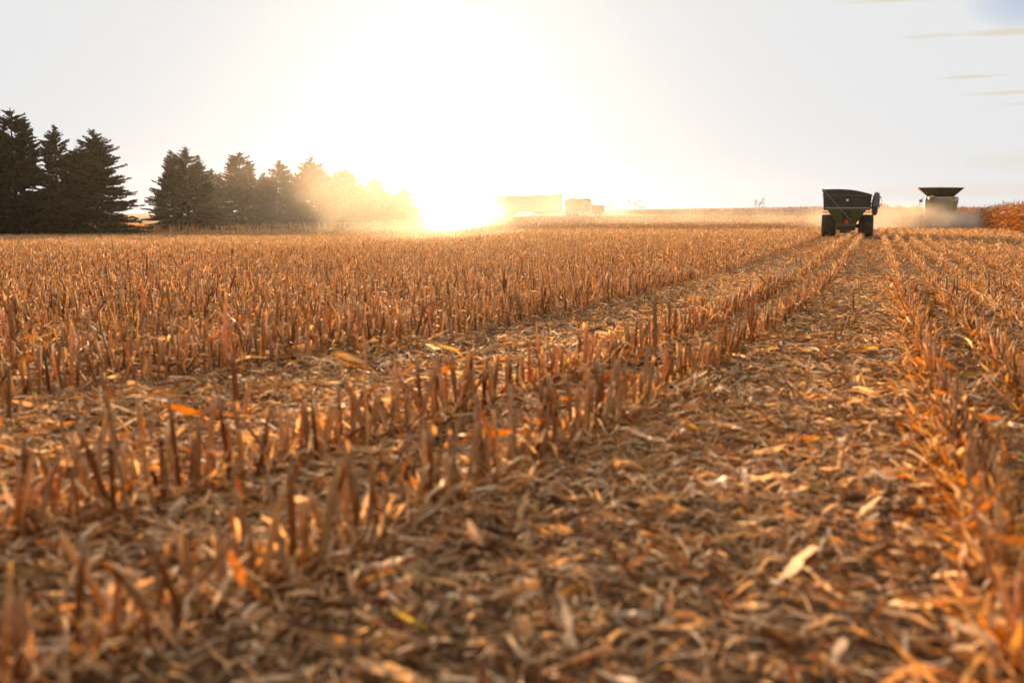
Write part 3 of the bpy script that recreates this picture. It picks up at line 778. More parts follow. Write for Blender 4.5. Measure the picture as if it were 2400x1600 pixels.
# ------------------------------------------------------------------ grain cart
def grain_cart():
    X, Y = st2xy(79.0, -1.95)
    d = math.hypot(X, Y)
    e = empty('grain_cart', (X, Y, float(ground_z(X, Y))), (0, 0, -AZR + rad(.5)))
    tag(e, 'dark green two-wheeled grain cart with black tarp, seen from behind in the stubble', 'grain cart')
    e.scale = (.93, .95, .98)
    # hopper box walls (hollow shape closed): rear face at y=0, length 5.6
    L = 5.6
    b = MB()
    b.hexa([(-1.82, 0, 2.14), (1.78, 0, 2.14), (1.78, L, 2.14), (-1.82, L, 2.14), (-1.87, -.02, 3.2), (1.82, -.02, 3.2), (1.82, L + .1, 3.2), (-1.87, L + .1, 3.2)])
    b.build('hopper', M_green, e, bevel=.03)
    r_ = MB(); r_.box(-1.90, 1.85, -.06, -.021, 3.14, 3.22); r_.box(-1.92, -1.872, -.06, L, 3.12, 3.2); r_.box(1.822, 1.87, -.06, L, 3.12, 3.2); r_.build('top_rail', M_green_l, e)
    # arched tarp, high on the left, rolling down to the right
    prof = [(-1.88, 3.22), (-1.90, 3.60), (-1.6, 3.62), (-1.1, 3.63), (-.5, 3.625), (.1, 3.585), (.7, 3.50), (1.2, 3.39), (1.6, 3.28), (1.83, 3.22)]
    tp = MB(); tp.slab([(x, -.05, z) for x, z in reversed(prof)], (0, L + .15, 0)); tp.build('tarp', M_black, e, bevel=.02)
    for yy in (-.07,):
        bow = MB(); bow.tube([(x, yy, z + .012) for x, z in prof[1:]], .022, 6); bow.build('tarp_bow', M_dark, e)
    kn = MB(); kn.tube([(-1.90, -.2, 3.62), (-1.90, .12, 3.62)], .07, 10); kn.tube([(-1.94, -.1, 3.5), (-1.94, -.02, 3.5)], .05, 8); kn.build('tarp_pivot', M_dark, e)
    rod = MB(); rod.tube([(-1.83, -.20, 3.58), (.26, -.36, 1.36)], .016, 8); rod.tube([(.26, -.36, 1.36), (.30, -.2, 1.28)], .016, 6); rod.build('tarp_arm', M_rod, e)
    sp_ = MB(); sp_.box(-1.7, 1.70, -.05, -.003, 2.19, 2.27); sp_.build('grey_strip', M_lgrey, e, bevel=.01)
    fl = MB(); fl.box(-1.80, 1.76, -.05, -.003, 2.29, 2.33); fl.box(-1.80, 1.76, -.04, L, 2.08, 2.138); fl.build('seam_flange', M_green_l, e)
    # funnel: sides slope in
    fn = MB(); fn.hexa([(-.77, .35, 1.03), (.69, .35, 1.03), (.69, 4.2, 1.03), (-.77, 4.2, 1.03), (-1.50, 0.02, 2.078), (1.46, 0.02, 2.078), (1.46, L - .2, 2.078), (-1.50, L - .2, 2.078)])
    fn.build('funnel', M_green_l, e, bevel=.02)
    for sg, xa, xb in ((-1, -1.50, -.77), (1, 1.46, .69)):
        ed = MB(); ed.slab([(xa - .03 * sg, .0, 2.08), (xa + .04 * -sg, .0, 2.08), (xb - .04 * sg, .33, 1.03), (xb + .03 * sg, .33, 1.03)], (0, -.035, 0)); ed.build('funnel_edge', M_green_l, e)
    pn = MB(); pn.hexa([(-.36, .30, 1.06), (.30, .30, 1.06), (.30, .36, 1.06), (-.36, .36, 1.06), (-.36, -.02, 2.05), (.30, -.02, 2.05), (.30, .05, 2.05), (-.36, .05, 2.05)]); pn.build('rear_panel', M_dark, e)
    la = MB(); la.tube([(-.05, -.03, 1.92), (-.02, -.04, 1.86), (-.08, -.03, 1.80)], .01, 5); la.build('latch', M_rod, e)
    bp = MB(); bp.box(-.79, .71, .05, .17, .84, 1.03); bp.build('bumper', M_green_l, e, bevel=.015)
    fr = MB(); fr.box(-.75, .67, .3, 4.8, .55, .838); fr.tube([(-1.5, 2.6, .86), (1.5, 2.6, .86)], .16, 12); fr.hexa([(-.6, 4.8, .45), (.55, 4.8, .45), (.12, 7.2, .45), (-.12, 7.2, .45), (-.6, 4.8, .7), (.55, 4.8, .7), (.12, 7.2, .62), (-.12, 7.2, .62)])
    fr.box(-.5, .4, .25, .5, .33, .55); fr.build('frame', M_dark, e, bevel=.01)
    # red triangle in a stand-off on the panel
    t1 = MB(); t1.slab([(-.21, .14, 1.07), (.19, .14, 1.07), (.05, .10, 1.40), (-.07, .10, 1.40)], (0, -.02, 0)); tr_ = t1.build('warning_triangle', M_smv2, e)
    t2 = MB(); t2.slab([(-.155, .112, 1.10), (.135, .112, 1.10), (-.01, .085, 1.345)], (0, -.012, 0)); t2.build('inner_triangle', M_smv, tr_)
    # lights
    for sg in (-1, 1):
        ar = MB(); x0 = 1.30 if sg > 0 else -1.34; x1 = 1.80 if sg > 0 else -1.86
        ar.box(min(x0, x1), max(x0, x1), .08, .13, 1.87, 1.93); ar.tube([(x1, .1, 1.96), (x1 + .05 * sg, .1, 1.96)], .04, 8); ar.build('light_bar', M_dark, e)
        lm = MB(); a_ = min(x0 + .18 * sg, x0 + .45 * sg); lm.box(a_, a_ + .27, .03, .079, 1.90, 1.97); lm.build('tail_lamp', M_lamp, e, bevel=.01)
        rf = MB(); rf.box(sg * 1.22 - .06, sg * 1.22 + .06, -.02, .018, 1.95, 2.0); rf.build('reflector', M_lampoff, e)
    wl2 = MB(); wl2.box(-.09, .08, -.075, -.02, 2.75, 2.90); wo_ = wl2.build('work_lamp', M_white, e, bevel=.025)
    wh = MB(); wh.box(-.13, .12, -.04, -.015, 2.71, 2.94); wh.build('lamp_housing', M_dark, wo_, bevel=.02)
    # folded unloading auger at the front right corner, its spout end towards the viewer
    au = MB(); au.tube([(2.12, 5.2, 1.9), (2.12, 3.6, 2.3), (2.10, 1.2, 2.75)], .25, 16); au.build('auger_tube', M_grey, e, smooth=True)
    sp2 = MB(); sp2.tube([(2.13, 1.25, 2.72), (2.17, .95, 2.98), (2.19, .62, 3.17), (2.20, .45, 3.18)], [.26, .26, .25, .25], 18); sp2.hexa([(1.90, .42, 2.36), (2.44, .42, 2.28), (2.44, 1.0, 2.28), (1.90, 1.0, 2.36), (1.97, .5, 3.0), (2.45, .5, 3.0), (2.45, 1.1, 3.0), (1.97, 1.1, 3.0)])
    sp2.build('auger_spout', M_grey, e, bevel=.05, smooth=False)
    br_ = MB(); br_.box(2.44, 2.56, .5, .8, 2.98, 3.08); br_.box(1.80, 2.0, 1.4, 1.6, 2.5, 2.62); br_.box(1.80, 2.0, 3.6, 3.8, 2.2, 2.35); br_.build('auger_bracket', M_dark, e)
    ho = MB(); ho.tube([(1.86, .6, 2.34), (1.98, .5, 2.20), (2.2, .5, 2.13), (2.40, .5, 2.2), (2.48, .5, 2.36), (2.62, .52, 2.6), (2.62, .55, 2.72), (2.5, .6, 2.95)], .014, 6); ho.build('hose', M_dark, e)
    for sg in (-1, 1):
        wheel(e, sg * 1.46 + .02, 2.6, .87, 1.16, .42, M_rubber, M_yellow, sg)
    hb = MB(); hb.box(-.12, .12, 7.2, 7.5, .46, .6); hb.tube([(0, 6.6, .05), (0, 6.6, .9)], .05, 8); hb.build('hitch', M_dark, e)
    return e
grain_cart()

# ------------------------------------------------------------------ combine harvester
def combine_harvester():
    X = (2197 - 1200) / F * 112.0; Y = 112.0
    e = empty('combine_harvester', (X, Y, float(ground_z(X, Y))), (0, 0, -AZR - rad(2)))
    tag(e, 'combine harvester with flared grain tank seen from behind in its own dust', 'combine harvester')
    # rear body shell: cross section profile extruded forward
    b = MB()
    pr = [(-1.58, 1.2), (-1.72, 2.4), (-1.74, 3.55), (-1.55, 3.80), (1.5, 3.80), (1.73, 3.72), (1.73, 3.3), (1.56, 2.3), (1.45, 1.2)]
    b.slab([(x, 0, z) for x, z in reversed(pr)], (0, 5.2, 0)); b.build('body', M_comb, e, bevel=.08)
    hd = MB(); hd.slab([(x, -.45, z) for x, z in reversed([(-1.0, 1.25), (-1.25, 2.3), (-1.2, 3.2), (-.65, 3.55), (.85, 3.55), (1.2, 3.2), (1.2, 2.3), (1.0, 1.25)])], (0, .44, 0)); hd.build('rear_hood', M_comb, e, bevel=.16)
    tr_ = MB(); tr_.tube([(-.72, -.5, 3.25), (-.55, -.5, 3.62), (.85, -.5, 3.66), (1.12, -.5, 3.36), (1.5, -.3, 3.34)], .035, 8); tr_.build('hood_trim', M_cream, e)
    # flared grain tank, open top
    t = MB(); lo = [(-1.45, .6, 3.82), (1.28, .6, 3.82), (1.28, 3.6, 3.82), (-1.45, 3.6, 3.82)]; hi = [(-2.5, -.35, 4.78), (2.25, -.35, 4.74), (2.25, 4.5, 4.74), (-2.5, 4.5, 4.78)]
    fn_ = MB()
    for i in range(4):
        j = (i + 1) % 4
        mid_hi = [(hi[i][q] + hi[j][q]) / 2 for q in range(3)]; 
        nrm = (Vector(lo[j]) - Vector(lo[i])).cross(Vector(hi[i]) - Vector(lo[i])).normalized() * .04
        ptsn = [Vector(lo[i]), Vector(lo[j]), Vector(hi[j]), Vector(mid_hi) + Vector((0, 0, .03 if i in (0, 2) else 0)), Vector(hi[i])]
        pn = MB(); pn.slab([p for p in ptsn], -nrm); pn.build('tank_panel', M_cream if i == 3 else M_tank, e)  # left panel is cream: sunlight on that side put into its colour
    tf = MB(); tf.box(-1.45, 1.28, .62, 3.58, 3.80, 3.86); tf.build('tank_floor', M_dark, e)
    # unloading auger folded back along the left, its mouth to the rear
    au = MB(); au.tube([(-1.45, 5.0, 3.62), (-1.25, .4, 3.58), (-1.08, -.75, 3.60)], [.24, .26, .28], 18); au.build('unloading_auger', M_cream, e, smooth=True)
    bo = MB(); bo.tube([(-1.08, -.73, 3.60), (-1.04, -1.0, 3.58), (-.98, -1.12, 3.48)], [.31, .36, .35], 18); bo.build('auger_boot', M_lgrey, e, smooth=True)
    # cab at the front with mirror, roof
    cb = MB(); cb.hexa([(-1.0, 5.3, 2.0), (1.0, 5.3, 2.0), (.95, 7.0, 2.0), (-.95, 7.0, 2.0), (-1.0, 5.3, 3.6), (1.0, 5.3, 3.6), (.95, 7.3, 3.6), (-.95, 7.3, 3.6)]); cb.build('cab', M_glass, e, bevel=.08)
    rf = MB(); rf.box(-1.15, 1.15, 5.25, 7.6, 3.62, 3.8); rf.build('cab_roof', M_comb, e, bevel=.06)
    mi = MB(); mi.box(-2.22, -1.92, 6.6, 6.68, 3.22, 3.58); mi.build('mirror', M_dark, e, bevel=.03)
    ma = MB(); ma.tube([(-1.0, 6.9, 3.7), (-1.9, 6.7, 3.72), (-2.07, 6.65, 3.5)], .025, 6); ma.build('mirror_arm', M_dark, e); ps = MB(); ps.tube([(-2.2, 5.3, 1.9), (-2.2, 5.3, 3.4)], .04, 6); ps.box(-2.28, -2.12, 5.25, 5.35, 3.25, 3.55); ps.build('lamp_post', M_dark, e)
    pl = MB(); pl.box(-3.0, -1.75, 5.1, 6.6, 2.35, 2.42); pl.build('platform', M_dark, e)
    ra = MB()
    for (x, y) in ((-2.95, 5.1), (-2.95, 6.55), (-2.45, 5.1), (-2.0, 5.1)): ra.tube([(x, y, 2.4), (x, y, 3.0)], .025, 6)
    ra.tube([(-3.25, 5.0, 2.45), (-3.15, 5.05, 2.85), (-2.95, 5.1, 2.95), (-2.95, 6.55, 2.98)], .025, 6); ra.tube([(-2.55, 5.1, 2.4), (-2.55, 5.1, 2.9), (-2.45, 5.1, 3.0), (-2.0, 5.1, 3.0)], .025, 6); ra.tube([(-2.95, 5.1, 2.7), (-2.0, 5.1, 2.7)], .02, 6)
    ra.build('railing', M_dark, e)
    ld = MB()
    for x in (-2.95, -2.5): ld.tube([(x, 5.0, 2.4), (x + .15, 4.6, .5)], .025, 6)
    for q in range(6): ld.tube([(-2.95 + .025 * q, 5.0 - .07 * q, 2.2 - .3 * q), (-2.5 + .025 * q, 5.0 - .07 * q, 2.2 - .3 * q)], .025, 6)
    ld.build('ladder', M_dark, e)
    s1 = MB(); s1.slab([(-.2, -.47, 2.28), (.2, -.47, 2.28), (.05, -.47, 2.62), (-.05, -.47, 2.62)], (0, -.02, 0)); so = s1.build('warning_triangle', M_smv2, e)
    s2 = MB(); s2.slab([(-.15, -.492, 2.31), (.15, -.492, 2.31), (0, -.492, 2.57)], (0, -.012, 0)); s2.build('inner_triangle', M_smv, so)
    lmp = MB(); lmp.box(1.44, 1.6, -.06, -.005, 3.38, 3.66); lmp.build('marker_lamp', M_cream, e, bevel=.02)
    cs = MB(); cs.hexa([(-.9, -.5, .5), (.9, -.5, .5), (.9, .6, .6), (-.9, .6, .6), (-.95, -.3, 1.3), (.95, -.3, 1.3), (.95, 1.2, 1.3), (-.95, 1.2, 1.3)]); cs.tube([(-1.35, -.5, 1.0), (-1.35, -.75, 1.5), (-1.05, -.8, 1.5), (-1.05, -.8, 1.1)], .03, 6); cs.build('straw_chopper', M_comb, e, bevel=.03)
    ax = MB(); ax.tube([(-1.5, 1.2, .62), (1.5, 1.2, .62)], .1, 10); ax.tube([(-1.6, 5.4, .95), (1.6, 5.4, .95)], .16, 10); ax.box(-.8, .8, 1.5, 6, .8, 1.25); ax.build('axle', M_dark, e)
    for sg in (-1, 1):
        wheel(e, sg * 1.45, 1.2, .66, .5, .33, M_rubber, M_yellow, sg)
        wheel(e, sg * 1.75, 5.4, .98, .75, .42, M_rubber, M_yellow, sg)
    fh = MB(); fh.hexa([(-.7, 7.0, 1.0), (.7, 7.0, 1.0), (.7, 8.6, .5), (-.7, 8.6, .5), (-.7, 7.0, 1.9), (.7, 7.0, 1.9), (.7, 8.6, 1.3), (-.7, 8.6, 1.3)]); fh.build('feeder_house', M_comb, e)
    hd2 = MB(); hd2.box(-4.5, 4.5, 8.6, 9.2, .35, 1.1); hd2.tube([(-4.5, 8.9, .9), (4.5, 8.9, .9)], .3, 12)
    for q in range(13):
        x = -4.5 + .75 * q; hd2.add([(x - .2, 9.2, .3), (x + .2, 9.2, .3), (x + .2, 9.2, .9), (x - .2, 9.2, .9), (x, 11.0, .18)], [(3, 2, 1, 0), (0, 1, 4), (1, 2, 4), (2, 3, 4), (3, 0, 4)])
    hd2.build('corn_header', M_comb, e)
    return e
combine_harvester()

# ------------------------------------------------------------------ semi truck and grain trailer
RD = 190.0
def rig_frame():
    X1 = (1368 - 1200) / F * RD; z = 1.02
    return X1, z
RX, RZ = rig_frame()
def semi_truck():
    # local: x forward (towards the right of the photo), z up; origin under the tractor's middle
    e = empty('semi_truck', (RX, RD, RZ + .05), (0, rad(0.8), rad(-9)))
    tag(e, 'plum long-nosed semi truck with sleeper cab and twin exhaust stacks', 'truck')
    hx = 3.75
    fr = MB(); fr.box(-3.9, hx - .2, -.45, .45, .62, .92); fr.tube([(-2.9, -1, .52), (-2.9, 1, .52)], .12, 8); fr.tube([(-1.6, -1, .52), (-1.6, 1, .52)], .12, 8); fr.build('frame', M_dark, e)
    sl = MB(); sl.slab([(x, -1.2, z) for x, z in [(-3.65, 1.0), (-.35, 1.0), (-.35, 3.42), (-2.9, 3.46), (-3.0, 3.22), (-3.65, 3.15)]], (0, 2.4, 0)); sl.build('sleeper', M_truck, e, bevel=.08)
    cb = MB(); cb.slab([(x, -1.12, z) for x, z in [(-.36, .95), (1.35, .95), (1.38, 2.3), (1.0, 3.22), (.6, 3.42), (-.36, 3.40)]], (0, 2.24, 0)); cbo = cb.build('cab', M_truck, e, bevel=.06)
    wi = MB(); wi.slab([(x, -1.135, z) for x, z in [(.12, 2.42), (.62, 2.42), (.62, 3.02), (.40, 3.08), (.12, 3.05)]], (0, 2.27, 0)); wi.slab([(x, -1.13, z) for x, z in [(.74, 2.42), (1.08, 2.42), (.88, 3.0), (.74, 3.02)]], (0, 2.26, 0)); wi.build('side_window', M_window, cbo)
    ws = MB(); ws.slab([(1.395, -.98, 2.34), (1.395, .98, 2.34), (1.05, .92, 3.16), (1.05, -.92, 3.16)], (.02, 0, .008)); ws.build('windshield', M_window, cbo)
    vi = MB(); vi.slab([(x, -1.08, z) for x, z in [(.75, 3.38), (1.62, 3.05), (1.66, 3.10), (.80, 3.48)]], (0, 2.16, 0)); vi.build('sun_visor', M_truck, e)
    for yy in (-.7, -.35, 0, .35, .7):
        ml = MB(); ml.box(.55, .75, yy - .06, yy + .06, 3.43, 3.53); ml.build('roof_lamp', M_chrome, e)
    ho = MB(); ho.hexa([(1.40, -.95, .95), (3.72, -.78, .95), (3.72, .78, .95), (1.40, .95, .95), (1.40, -.9, 2.34), (3.70, -.6, 2.22), (3.70, .6, 2.22), (1.40, .9, 2.34)]); ho.build('hood', M_truck, e, bevel=.12)
    gr = MB(); gr.box(3.73, 3.84, -.5, .5, .95, 2.26); gr.build('grille', M_chrome, e, bevel=.03)
    bm = MB(); bm.box(3.84, 4.05, -1.15, 1.15, .42, .82); bm.build('bumper', M_chrome, e, bevel=.05)
    for sg in (-1, 1):
        fd = MB(); arc = [(2.62 + .82 * math.cos(a), .52 + .78 * math.sin(a)) for a in np.linspace(math.pi, .15, 12)]
        fd.slab([(x, sg * .78, z) for x, z in [(1.7, 1.35)] [:0] + arc + [(arc[-1][0] - .1, arc[-1][1])] [:0] + [(2.62 + .68 * math.cos(a), .52 + .64 * math.sin(a)) for a in np.linspace(.15, math.pi, 12)]], (0, sg * .38, 0)); fd.build('fender', M_truck, e)
        st = MB(); st.tube([(-.18, sg * 1.3, 1.1), (-.18, sg * 1.3, 3.75), (-.22, sg * 1.3, 3.9), (-.34, sg * 1.3, 4.02)], .085, 10); st.build('exhaust_stack', M_chrome, e, smooth=True)
        ac = MB(); ac.tube([(1.30, sg * 1.22, 1.1), (1.30, sg * 1.22, 2.1)], .17, 12); ac.build('air_cleaner', M_chrome, e, smooth=True)
        tk = MB(); tk.tube([(-.1, sg * .98, .66), (1.2, sg * .98, .66)], .30, 14); tk.build('fuel_tank', M_chrome, e, smooth=True)
        sk = MB(); sk.box(-2.9, -.6, sg * .95 - .12, sg * .95 + .12, .62, .86); sk.build('side_step', M_chrome, e, bevel=.03)
        hl = MB(); hl.box(3.62, 3.85, sg * .88 - .13, sg * .88 + .13, 1.25, 1.5); hl.build('headlight', M_chrome, e, bevel=.04)
        mr_ = MB(); mr_.box(1.25, 1.33, sg * 1.48 - .1, sg * 1.48 + .1, 2.3, 3.0); mr_.tube([(1.2, sg * 1.1, 2.9), (1.28, sg * 1.48, 2.9)], .02, 6); mr_.build('mirror', M_chrome, e)
    for (x, w_) in ((2.62, .3), (-1.6, .6), (-2.95, .6)):
        for sg in (-1, 1):
            o = wheel(e, 0, 0, .52, w_, .29, M_rubber, M_chrome, sg, lugs=False); o.location = (x, sg * (.98 if w_ < .5 else .88), .52); o.rotation_euler = (0, 0, math.pi / 2)
    return e
def grain_trailer():
    e = empty('grain_trailer', (RX, RD, RZ + .05), (0, rad(-2.0), rad(-9)))
    tag(e, 'long silver grain trailer behind the semi truck, fading into sunlit dust', 'trailer')
    x1, x0 = -4.35, -19.2
    b = MB(); b.slab([(x, -1.27, z) for x, z in [(x0, 1.45), (x0 + 1.2, 1.28), (x1, 1.28), (x1, 4.30), (x0, 4.30)]], (0, 2.54, 0)); bo = b.build('body', M_trailer, e, bevel=.03)
    rl = MB(); rl.box(x0 - .03, x1 + .05, -1.33, -1.275, 4.18, 4.32); rl.box(x0 - .03, x1 + .05, 1.275, 1.33, 4.18, 4.32); rl.box(x0, x1, -1.31, -1.273, 1.29, 1.40); rl.build('side_rail', M_chrome, e)
    tp = MB(); n_ = 9; pr = [(y_, 4.32 + .14 * math.cos(y_ / 1.3 * math.pi / 2)) for y_ in np.linspace(-1.28, 1.28, n_)]
    tp.slab([(x0, y_, z) for y_, z in pr], (x1 - x0, 0, 0)); tp.build('tarp', M_dark, e)
    fp_ = MB()
    for q in range(24): 
        xx = x0 + .5 + q * .61; fp_.box(xx, xx + .05, -1.295, -1.272, 1.42, 4.17)
    fp_.build('side_ribs', M_trailer, e)
    ld = MB()
    for y_ in (-.9, -.4, .4, .9): ld.box(x1 + .01, x1 + .14, y_ - .05, y_ + .05, 1.4, 4.3)
    for z_ in np.arange(1.6, 4.3, .45): ld.tube([(x1 + .2, -1.0, z_), (x1 + .2, 1.0, z_)], .03, 6)
    ld.tube([(x1 + .2, -1.0, 1.5), (x1 + .2, -1.0, 4.5)], .03, 6); ld.build('front_ladder', M_dark, e)
    hp = MB()
    for c_ in (-7.9, -14.6): hp.hexa([(c_ - .5, -.5, .55), (c_ + .5, -.5, .55), (c_ + .5, .5, .55), (c_ - .5, .5, .55), (c_ - 1.7, -1.2, 1.27), (c_ + 1.7, -1.2, 1.27), (c_ + 1.7, 1.2, 1.27), (c_ - 1.7, 1.2, 1.27)])
    hp.build('hopper', M_trailer, e)
    fr = MB(); fr.box(x0 + .2, x0 + 4, -.5, .5, .9, 1.26); fr.box(x1 - 2.2, x1 + .0, -.5, .5, 1.0, 1.27); fr.tube([(-9.7, -.8, .3), (-9.7, -.8, 1.3)], .06, 8); fr.tube([(-9.7, .8, .3), (-9.7, .8, 1.3)], .06, 8); fr.build('frame', M_dark, e)
    for x in (-18.2, -16.95):
        for sg in (-1, 1):
            o = wheel(e, 0, 0, .52, .58, .29, M_rubber, M_chrome, sg, lugs=False); o.location = (x, sg * .92, .52); o.rotation_euler = (0, 0, math.pi / 2)
    return e
semi_truck(); grain_trailer()

# ------------------------------------------------------------------ single stalks and husks that stand out
def img_ground(px, py):
    d = np.array([px - 1200, F, -(py - 800)], float)
    Yv = d[1] * math.cos(PITCH) + d[2] * math.sin(PITCH); Zv = -d[1] * math.sin(PITCH) + d[2] * math.cos(PITCH)
    k = -EYE / Zv; return d[0] * k, Yv * k
def single_stalk(px, py, h, lean, lab, seed, nleaf=3, husk=False, R=.011):
    X, Y = img_ground(px, py); r = np.random.default_rng(seed)
    e = empty('corn_stalk', (X, Y, float(ground_z(X, Y)))); tag(e, lab, 'corn stalk', 'long stalks left above the stubble')
    L = Vector((lean[0], lean[1], 1)) * h; mb = MB(); m = 9
    p = [Vector((L.x * (i / m), L.y * (i / m), L.z * (i / m))) + Vector((math.sin(i * 1.3 + seed), math.cos(i * 1.7), 0)) * .006 for i in range(m + 1)]
    mb.tube(p, [R * (1.25 if i % 3 == 2 else 1) * (1.1 - .5 * i / m) for i in range(m + 1)], 8)
    c = pick(1, [3, 3, 2, 1, 2, 3, .3, .5], r)[0]
    me = np_mesh('stem', np.array([tuple(v) for v in mb.v]), np.array([f for f in mb.f if len(f) == 4]), np.tile(c, (len(mb.v), 1)), M_stem, True)
    link('stem', me, e)
    for i in range(nleaf):
        u = r.uniform(.25, .98); a = r.uniform(0, 6.28); P = np.array([[L.x * u, L.y * u, L.z * u]])
        D = np.array([[math.cos(a), math.sin(a), r.uniform(-.6, .9)]])
        V, Q = strips(P, D, np.array([[0, 0, 1.]]), np.array([r.uniform(.10, .28)]), np.array([r.uniform(.015, .032)]), np.array([r.uniform(-.5, .1)]), np.array([r.normal(0, .8)]), 7, r, 1)
        link('leaf', np_mesh('leaf', V, Q, np.tile(pick(1, [3, 3, 3, 1, 2, 3, .3, .5], r), (len(V), 1)), M_leaf), e)
    if husk:
        hk = husk_mesh(.26, .045, seed); o = link('husk', hk, e); o.location = L * .72; o.rotation_euler = (rad(10), rad(78), rad(170))
    return e
def husk_mesh(L, R, seed):
    r = np.random.default_rng(seed); parts = []
    n = 9; a = np.linspace(0, 2 * np.pi, n, endpoint=False) + r.normal(0, .15, n)
    P = np.stack([np.cos(a) * .012, np.sin(a) * .012, np.zeros(n)], 1)
    K = 8; W_ = R * 1.3; V = np.empty((n, K + 1, 2, 3))
    ln = L * r.uniform(.8, 1.1, n)
    for k in range(K + 1):
        u = k / K; rad_ = R * (math.sin(math.pi * min(1, u * .86 + .1)) ** .7) + .002
        for s_, sg in enumerate((-1, 1)):
            aa = a + sg * .42 * (1 - u * .5)
            V[:, k, s_] = np.stack([np.cos(aa) * rad_, np.sin(aa) * rad_, ln * u], 1)
    base = (np.arange(n) * (K + 1) * 2)[:, None]; q = np.array([[2 * k, 2 * k + 1, 2 * k + 3, 2 * k + 2] for k in range(K)])
    Q = (base[:, :, None] + q[None]).reshape(-1, 4)
    return np_mesh('husk', V.reshape(-1, 3), Q, np.repeat(pick(n, [2, 3, .5, 0, 1, 4, .6, 1], r), (K + 1) * 2, 0), M_leaf, True)
single_stalk(862, 1060, .92, (-.02, .03), 'tall pale stalk rising well above the stubble, with a drooping husk near its top', 5, 3, True, .012)
single_stalk(868, 735, .34, (.55, .3), 'thin bent stalk slanting up to the right behind the tall husk-bearing one', 6, 1, R=.008)
single_stalk(590, 800, .42, (-.9, .2), 'broken stalk tilted to the left among the upper left stubble', 8, 2, R=.009)
single_stalk(480, 800, .40, (1.0, .2), 'broken stalk slanting right among the upper left stubble', 9, 1, R=.008)
single_stalk(1060, 572, .62, (.03, 0), 'dark stalk with a tufted head on the crest against the glare', 10, 6, R=.02)
single_stalk(1110, 574, .60, (.1, 0), 'bent-topped dark stalk right of the tufted one on the crest', 12, 2, R=.015)
single_stalk(1203, 592, .62, (.02, 0), 'straight dark stalk standing on the crest right of the glare', 13, 2, R=.015)
single_stalk(2230, 700, .30, (1.6, -.2), 'brown stalk lying slanted across the right-hand rows', 14, 2)
single_stalk(2180, 800, .33, (1.9, .8), 'long pale cane propped low over the right-hand rows', 15, 1)
single_stalk(2100, 1130, .22, (3.0, 1.6), 'long green-brown cane lying across the right foreground row', 16, 0, R=.012)
single_stalk(1995, 760, .32, (.6, .1), 'reddish leafy stalk leaning right beside the wheel track', 17, 5)
single_stalk(1660, 780, .13, (5.2, 1.8), 'long thin cane lying over the stubble row left of the wheel track', 18, 0)
for (px, py, rz, ry, lab, sd_) in [(2215, 712, 40, 70, 'yellow empty corn husk caught on the right-hand stubble', 31), (1640, 1030, 200, 60, 'tan corn husk lying on the chaff in the middle foreground', 32),
                                 (1130, 1300, 120, 66, 'pale corn husk low in the centre foreground', 33), (1890, 1270, 60, 78, 'broad torn husk lying in the right foreground', 34),
                                 (620, 1500, 300, 72, 'brown corn husk at the bottom left', 35), (1170, 1420, 10, 80, 'small whitish husk at the bottom centre', 36)]:
    X, Y = img_ground(px, py); o = link('corn_husk', husk_mesh(.20, .032, sd_), None, (X, Y, float(ground_z(X, Y)) + .05)); o.rotation_euler = (0, rad(ry), rad(rz))
    tag(o, lab, 'corn husk', 'loose husks on the stubble')

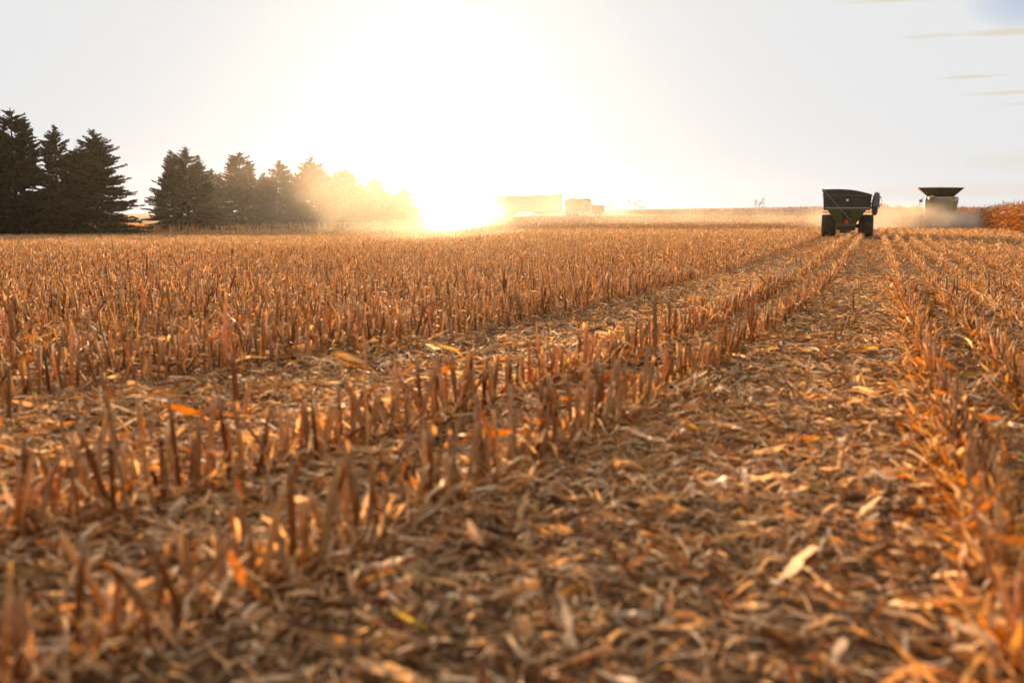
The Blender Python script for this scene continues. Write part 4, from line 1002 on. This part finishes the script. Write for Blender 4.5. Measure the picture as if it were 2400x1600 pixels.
# ------------------------------------------------------------------ dust, haze and added glare veils
def dust_and_glare_cloud(name, loc, size, dens, lab, aniso=.55, scale=.12, col=(.93, .82, .68), z0=.0):
    me = bpy.data.meshes.new(name)
    import bmesh
    bm = bmesh.new(); bmesh.ops.create_icosphere(bm, subdivisions=3, radius=1); bm.to_mesh(me); bm.free()
    o = link(name, me, None, loc); o.scale = size
    m, nt = new_mat(name); N = nt.nodes; L = nt.links
    out = N.new('ShaderNodeOutputMaterial'); pv = N.new('ShaderNodeVolumePrincipled')
    pv.inputs['Color'].default_value = (*col, 1); pv.inputs['Anisotropy'].default_value = aniso
    tcn = N.new('ShaderNodeTexCoord')
    ln = N.new('ShaderNodeVectorMath'); ln.operation = 'LENGTH'; L.new(tcn.outputs['Object'], ln.inputs[0])
    mr = N.new('ShaderNodeMapRange'); mr.interpolation_type = 'SMOOTHSTEP'; L.new(ln.outputs['Value'], mr.inputs[0])
    mr.inputs[1].default_value = .98; mr.inputs[2].default_value = .15; mr.inputs[3].default_value = 0; mr.inputs[4].default_value = 1
    sc_ = N.new('ShaderNodeVectorMath'); sc_.operation = 'MULTIPLY'; L.new(tcn.outputs['Object'], sc_.inputs[0]); sc_.inputs[1].default_value = [q * scale for q in size]
    no = N.new('ShaderNodeTexNoise'); no.inputs['Scale'].default_value = 1; no.inputs['Detail'].default_value = 3; L.new(sc_.outputs[0], no.inputs['Vector'])
    m2 = N.new('ShaderNodeMapRange'); L.new(no.outputs['Fac'], m2.inputs[0]); m2.inputs[1].default_value = .38; m2.inputs[2].default_value = .68; m2.inputs[3].default_value = .12; m2.inputs[4].default_value = 1.6
    mu = N.new('ShaderNodeMath'); mu.operation = 'MULTIPLY'; L.new(mr.outputs[0], mu.inputs[0]); L.new(m2.outputs[0], mu.inputs[1])
    mu2 = N.new('ShaderNodeMath'); mu2.operation = 'MULTIPLY'; L.new(mu.outputs[0], mu2.inputs[0]); mu2.inputs[1].default_value = dens
    L.new(mu2.outputs[0], pv.inputs['Density']); L.new(pv.outputs[0], out.inputs['Volume'])
    me.materials.append(m)
    tag(o, lab, 'dust', kind='stuff'); return o
dust_and_glare_cloud('dust_and_glare_cloud', (51.5, 106.0, .9), (9.5, 6.0, 1.75), .26, 'thick tan dust rolling out behind the combine', .25, .45, (.97, .82, .66))
dust_and_glare_cloud('dust_and_glare_cloud', (42.0, 112.0, 1.1), (14, 9.0, 2.5), .13, 'thinner dust drifting left of the combine', .3, .3, (.97, .82, .66))
dust_and_glare_cloud('dust_and_glare_cloud', (22, 135.0, 1.0), (36, 22, 2.6), .008, 'low dust hanging over the field behind the green cart', .55, .12)
dust_and_glare_cloud('dust_and_glare_cloud', (5.5, 163.0, 1.5), (17, 18, 6.0), .012, 'thin golden dust veiling the truck and trailer', .6, .1)
dust_and_glare_cloud('dust_and_glare_cloud', (-31, 158.0, 2.5), (40, 24, 12.0), .0055, 'added golden veil standing in for sun glare before the right half of the tree row', .6, .08)  # added volume that gives the trees their golden glare
dust_and_glare_cloud('dust_and_glare_cloud', (-5.5, 84.0, .3), (10, 9, 1.9), .02, 'thin added glow veil low over the crest, softening the edge of the glare', .6, .3)  # added to lay glow over the crest and soften the glare's lower edge
dust_and_glare_cloud('dust_and_glare_cloud', (-7.0, 148.0, 1.3), (8.5, 20, 5.0), .085, 'bright sunlit dust bank in the dip in front of the trailer', .6, .12)

HZ = 0.00007
hb = MB(); hb.box(-420, 520, -30, 900, -4.0, 24.0)
m, nt = new_mat('haze_air'); out = nt.nodes.new('ShaderNodeOutputMaterial'); pv = nt.nodes.new('ShaderNodeVolumePrincipled')
pv.inputs['Color'].default_value = (.97, .92, .84, 1); pv.inputs['Density'].default_value = HZ; pv.inputs['Anisotropy'].default_value = .90
nt.links.new(pv.outputs[0], out.inputs['Volume'])
hz = hb.build('haze', m); tag(hz, 'pale sunlit haze over the whole field', 'haze', kind='stuff')
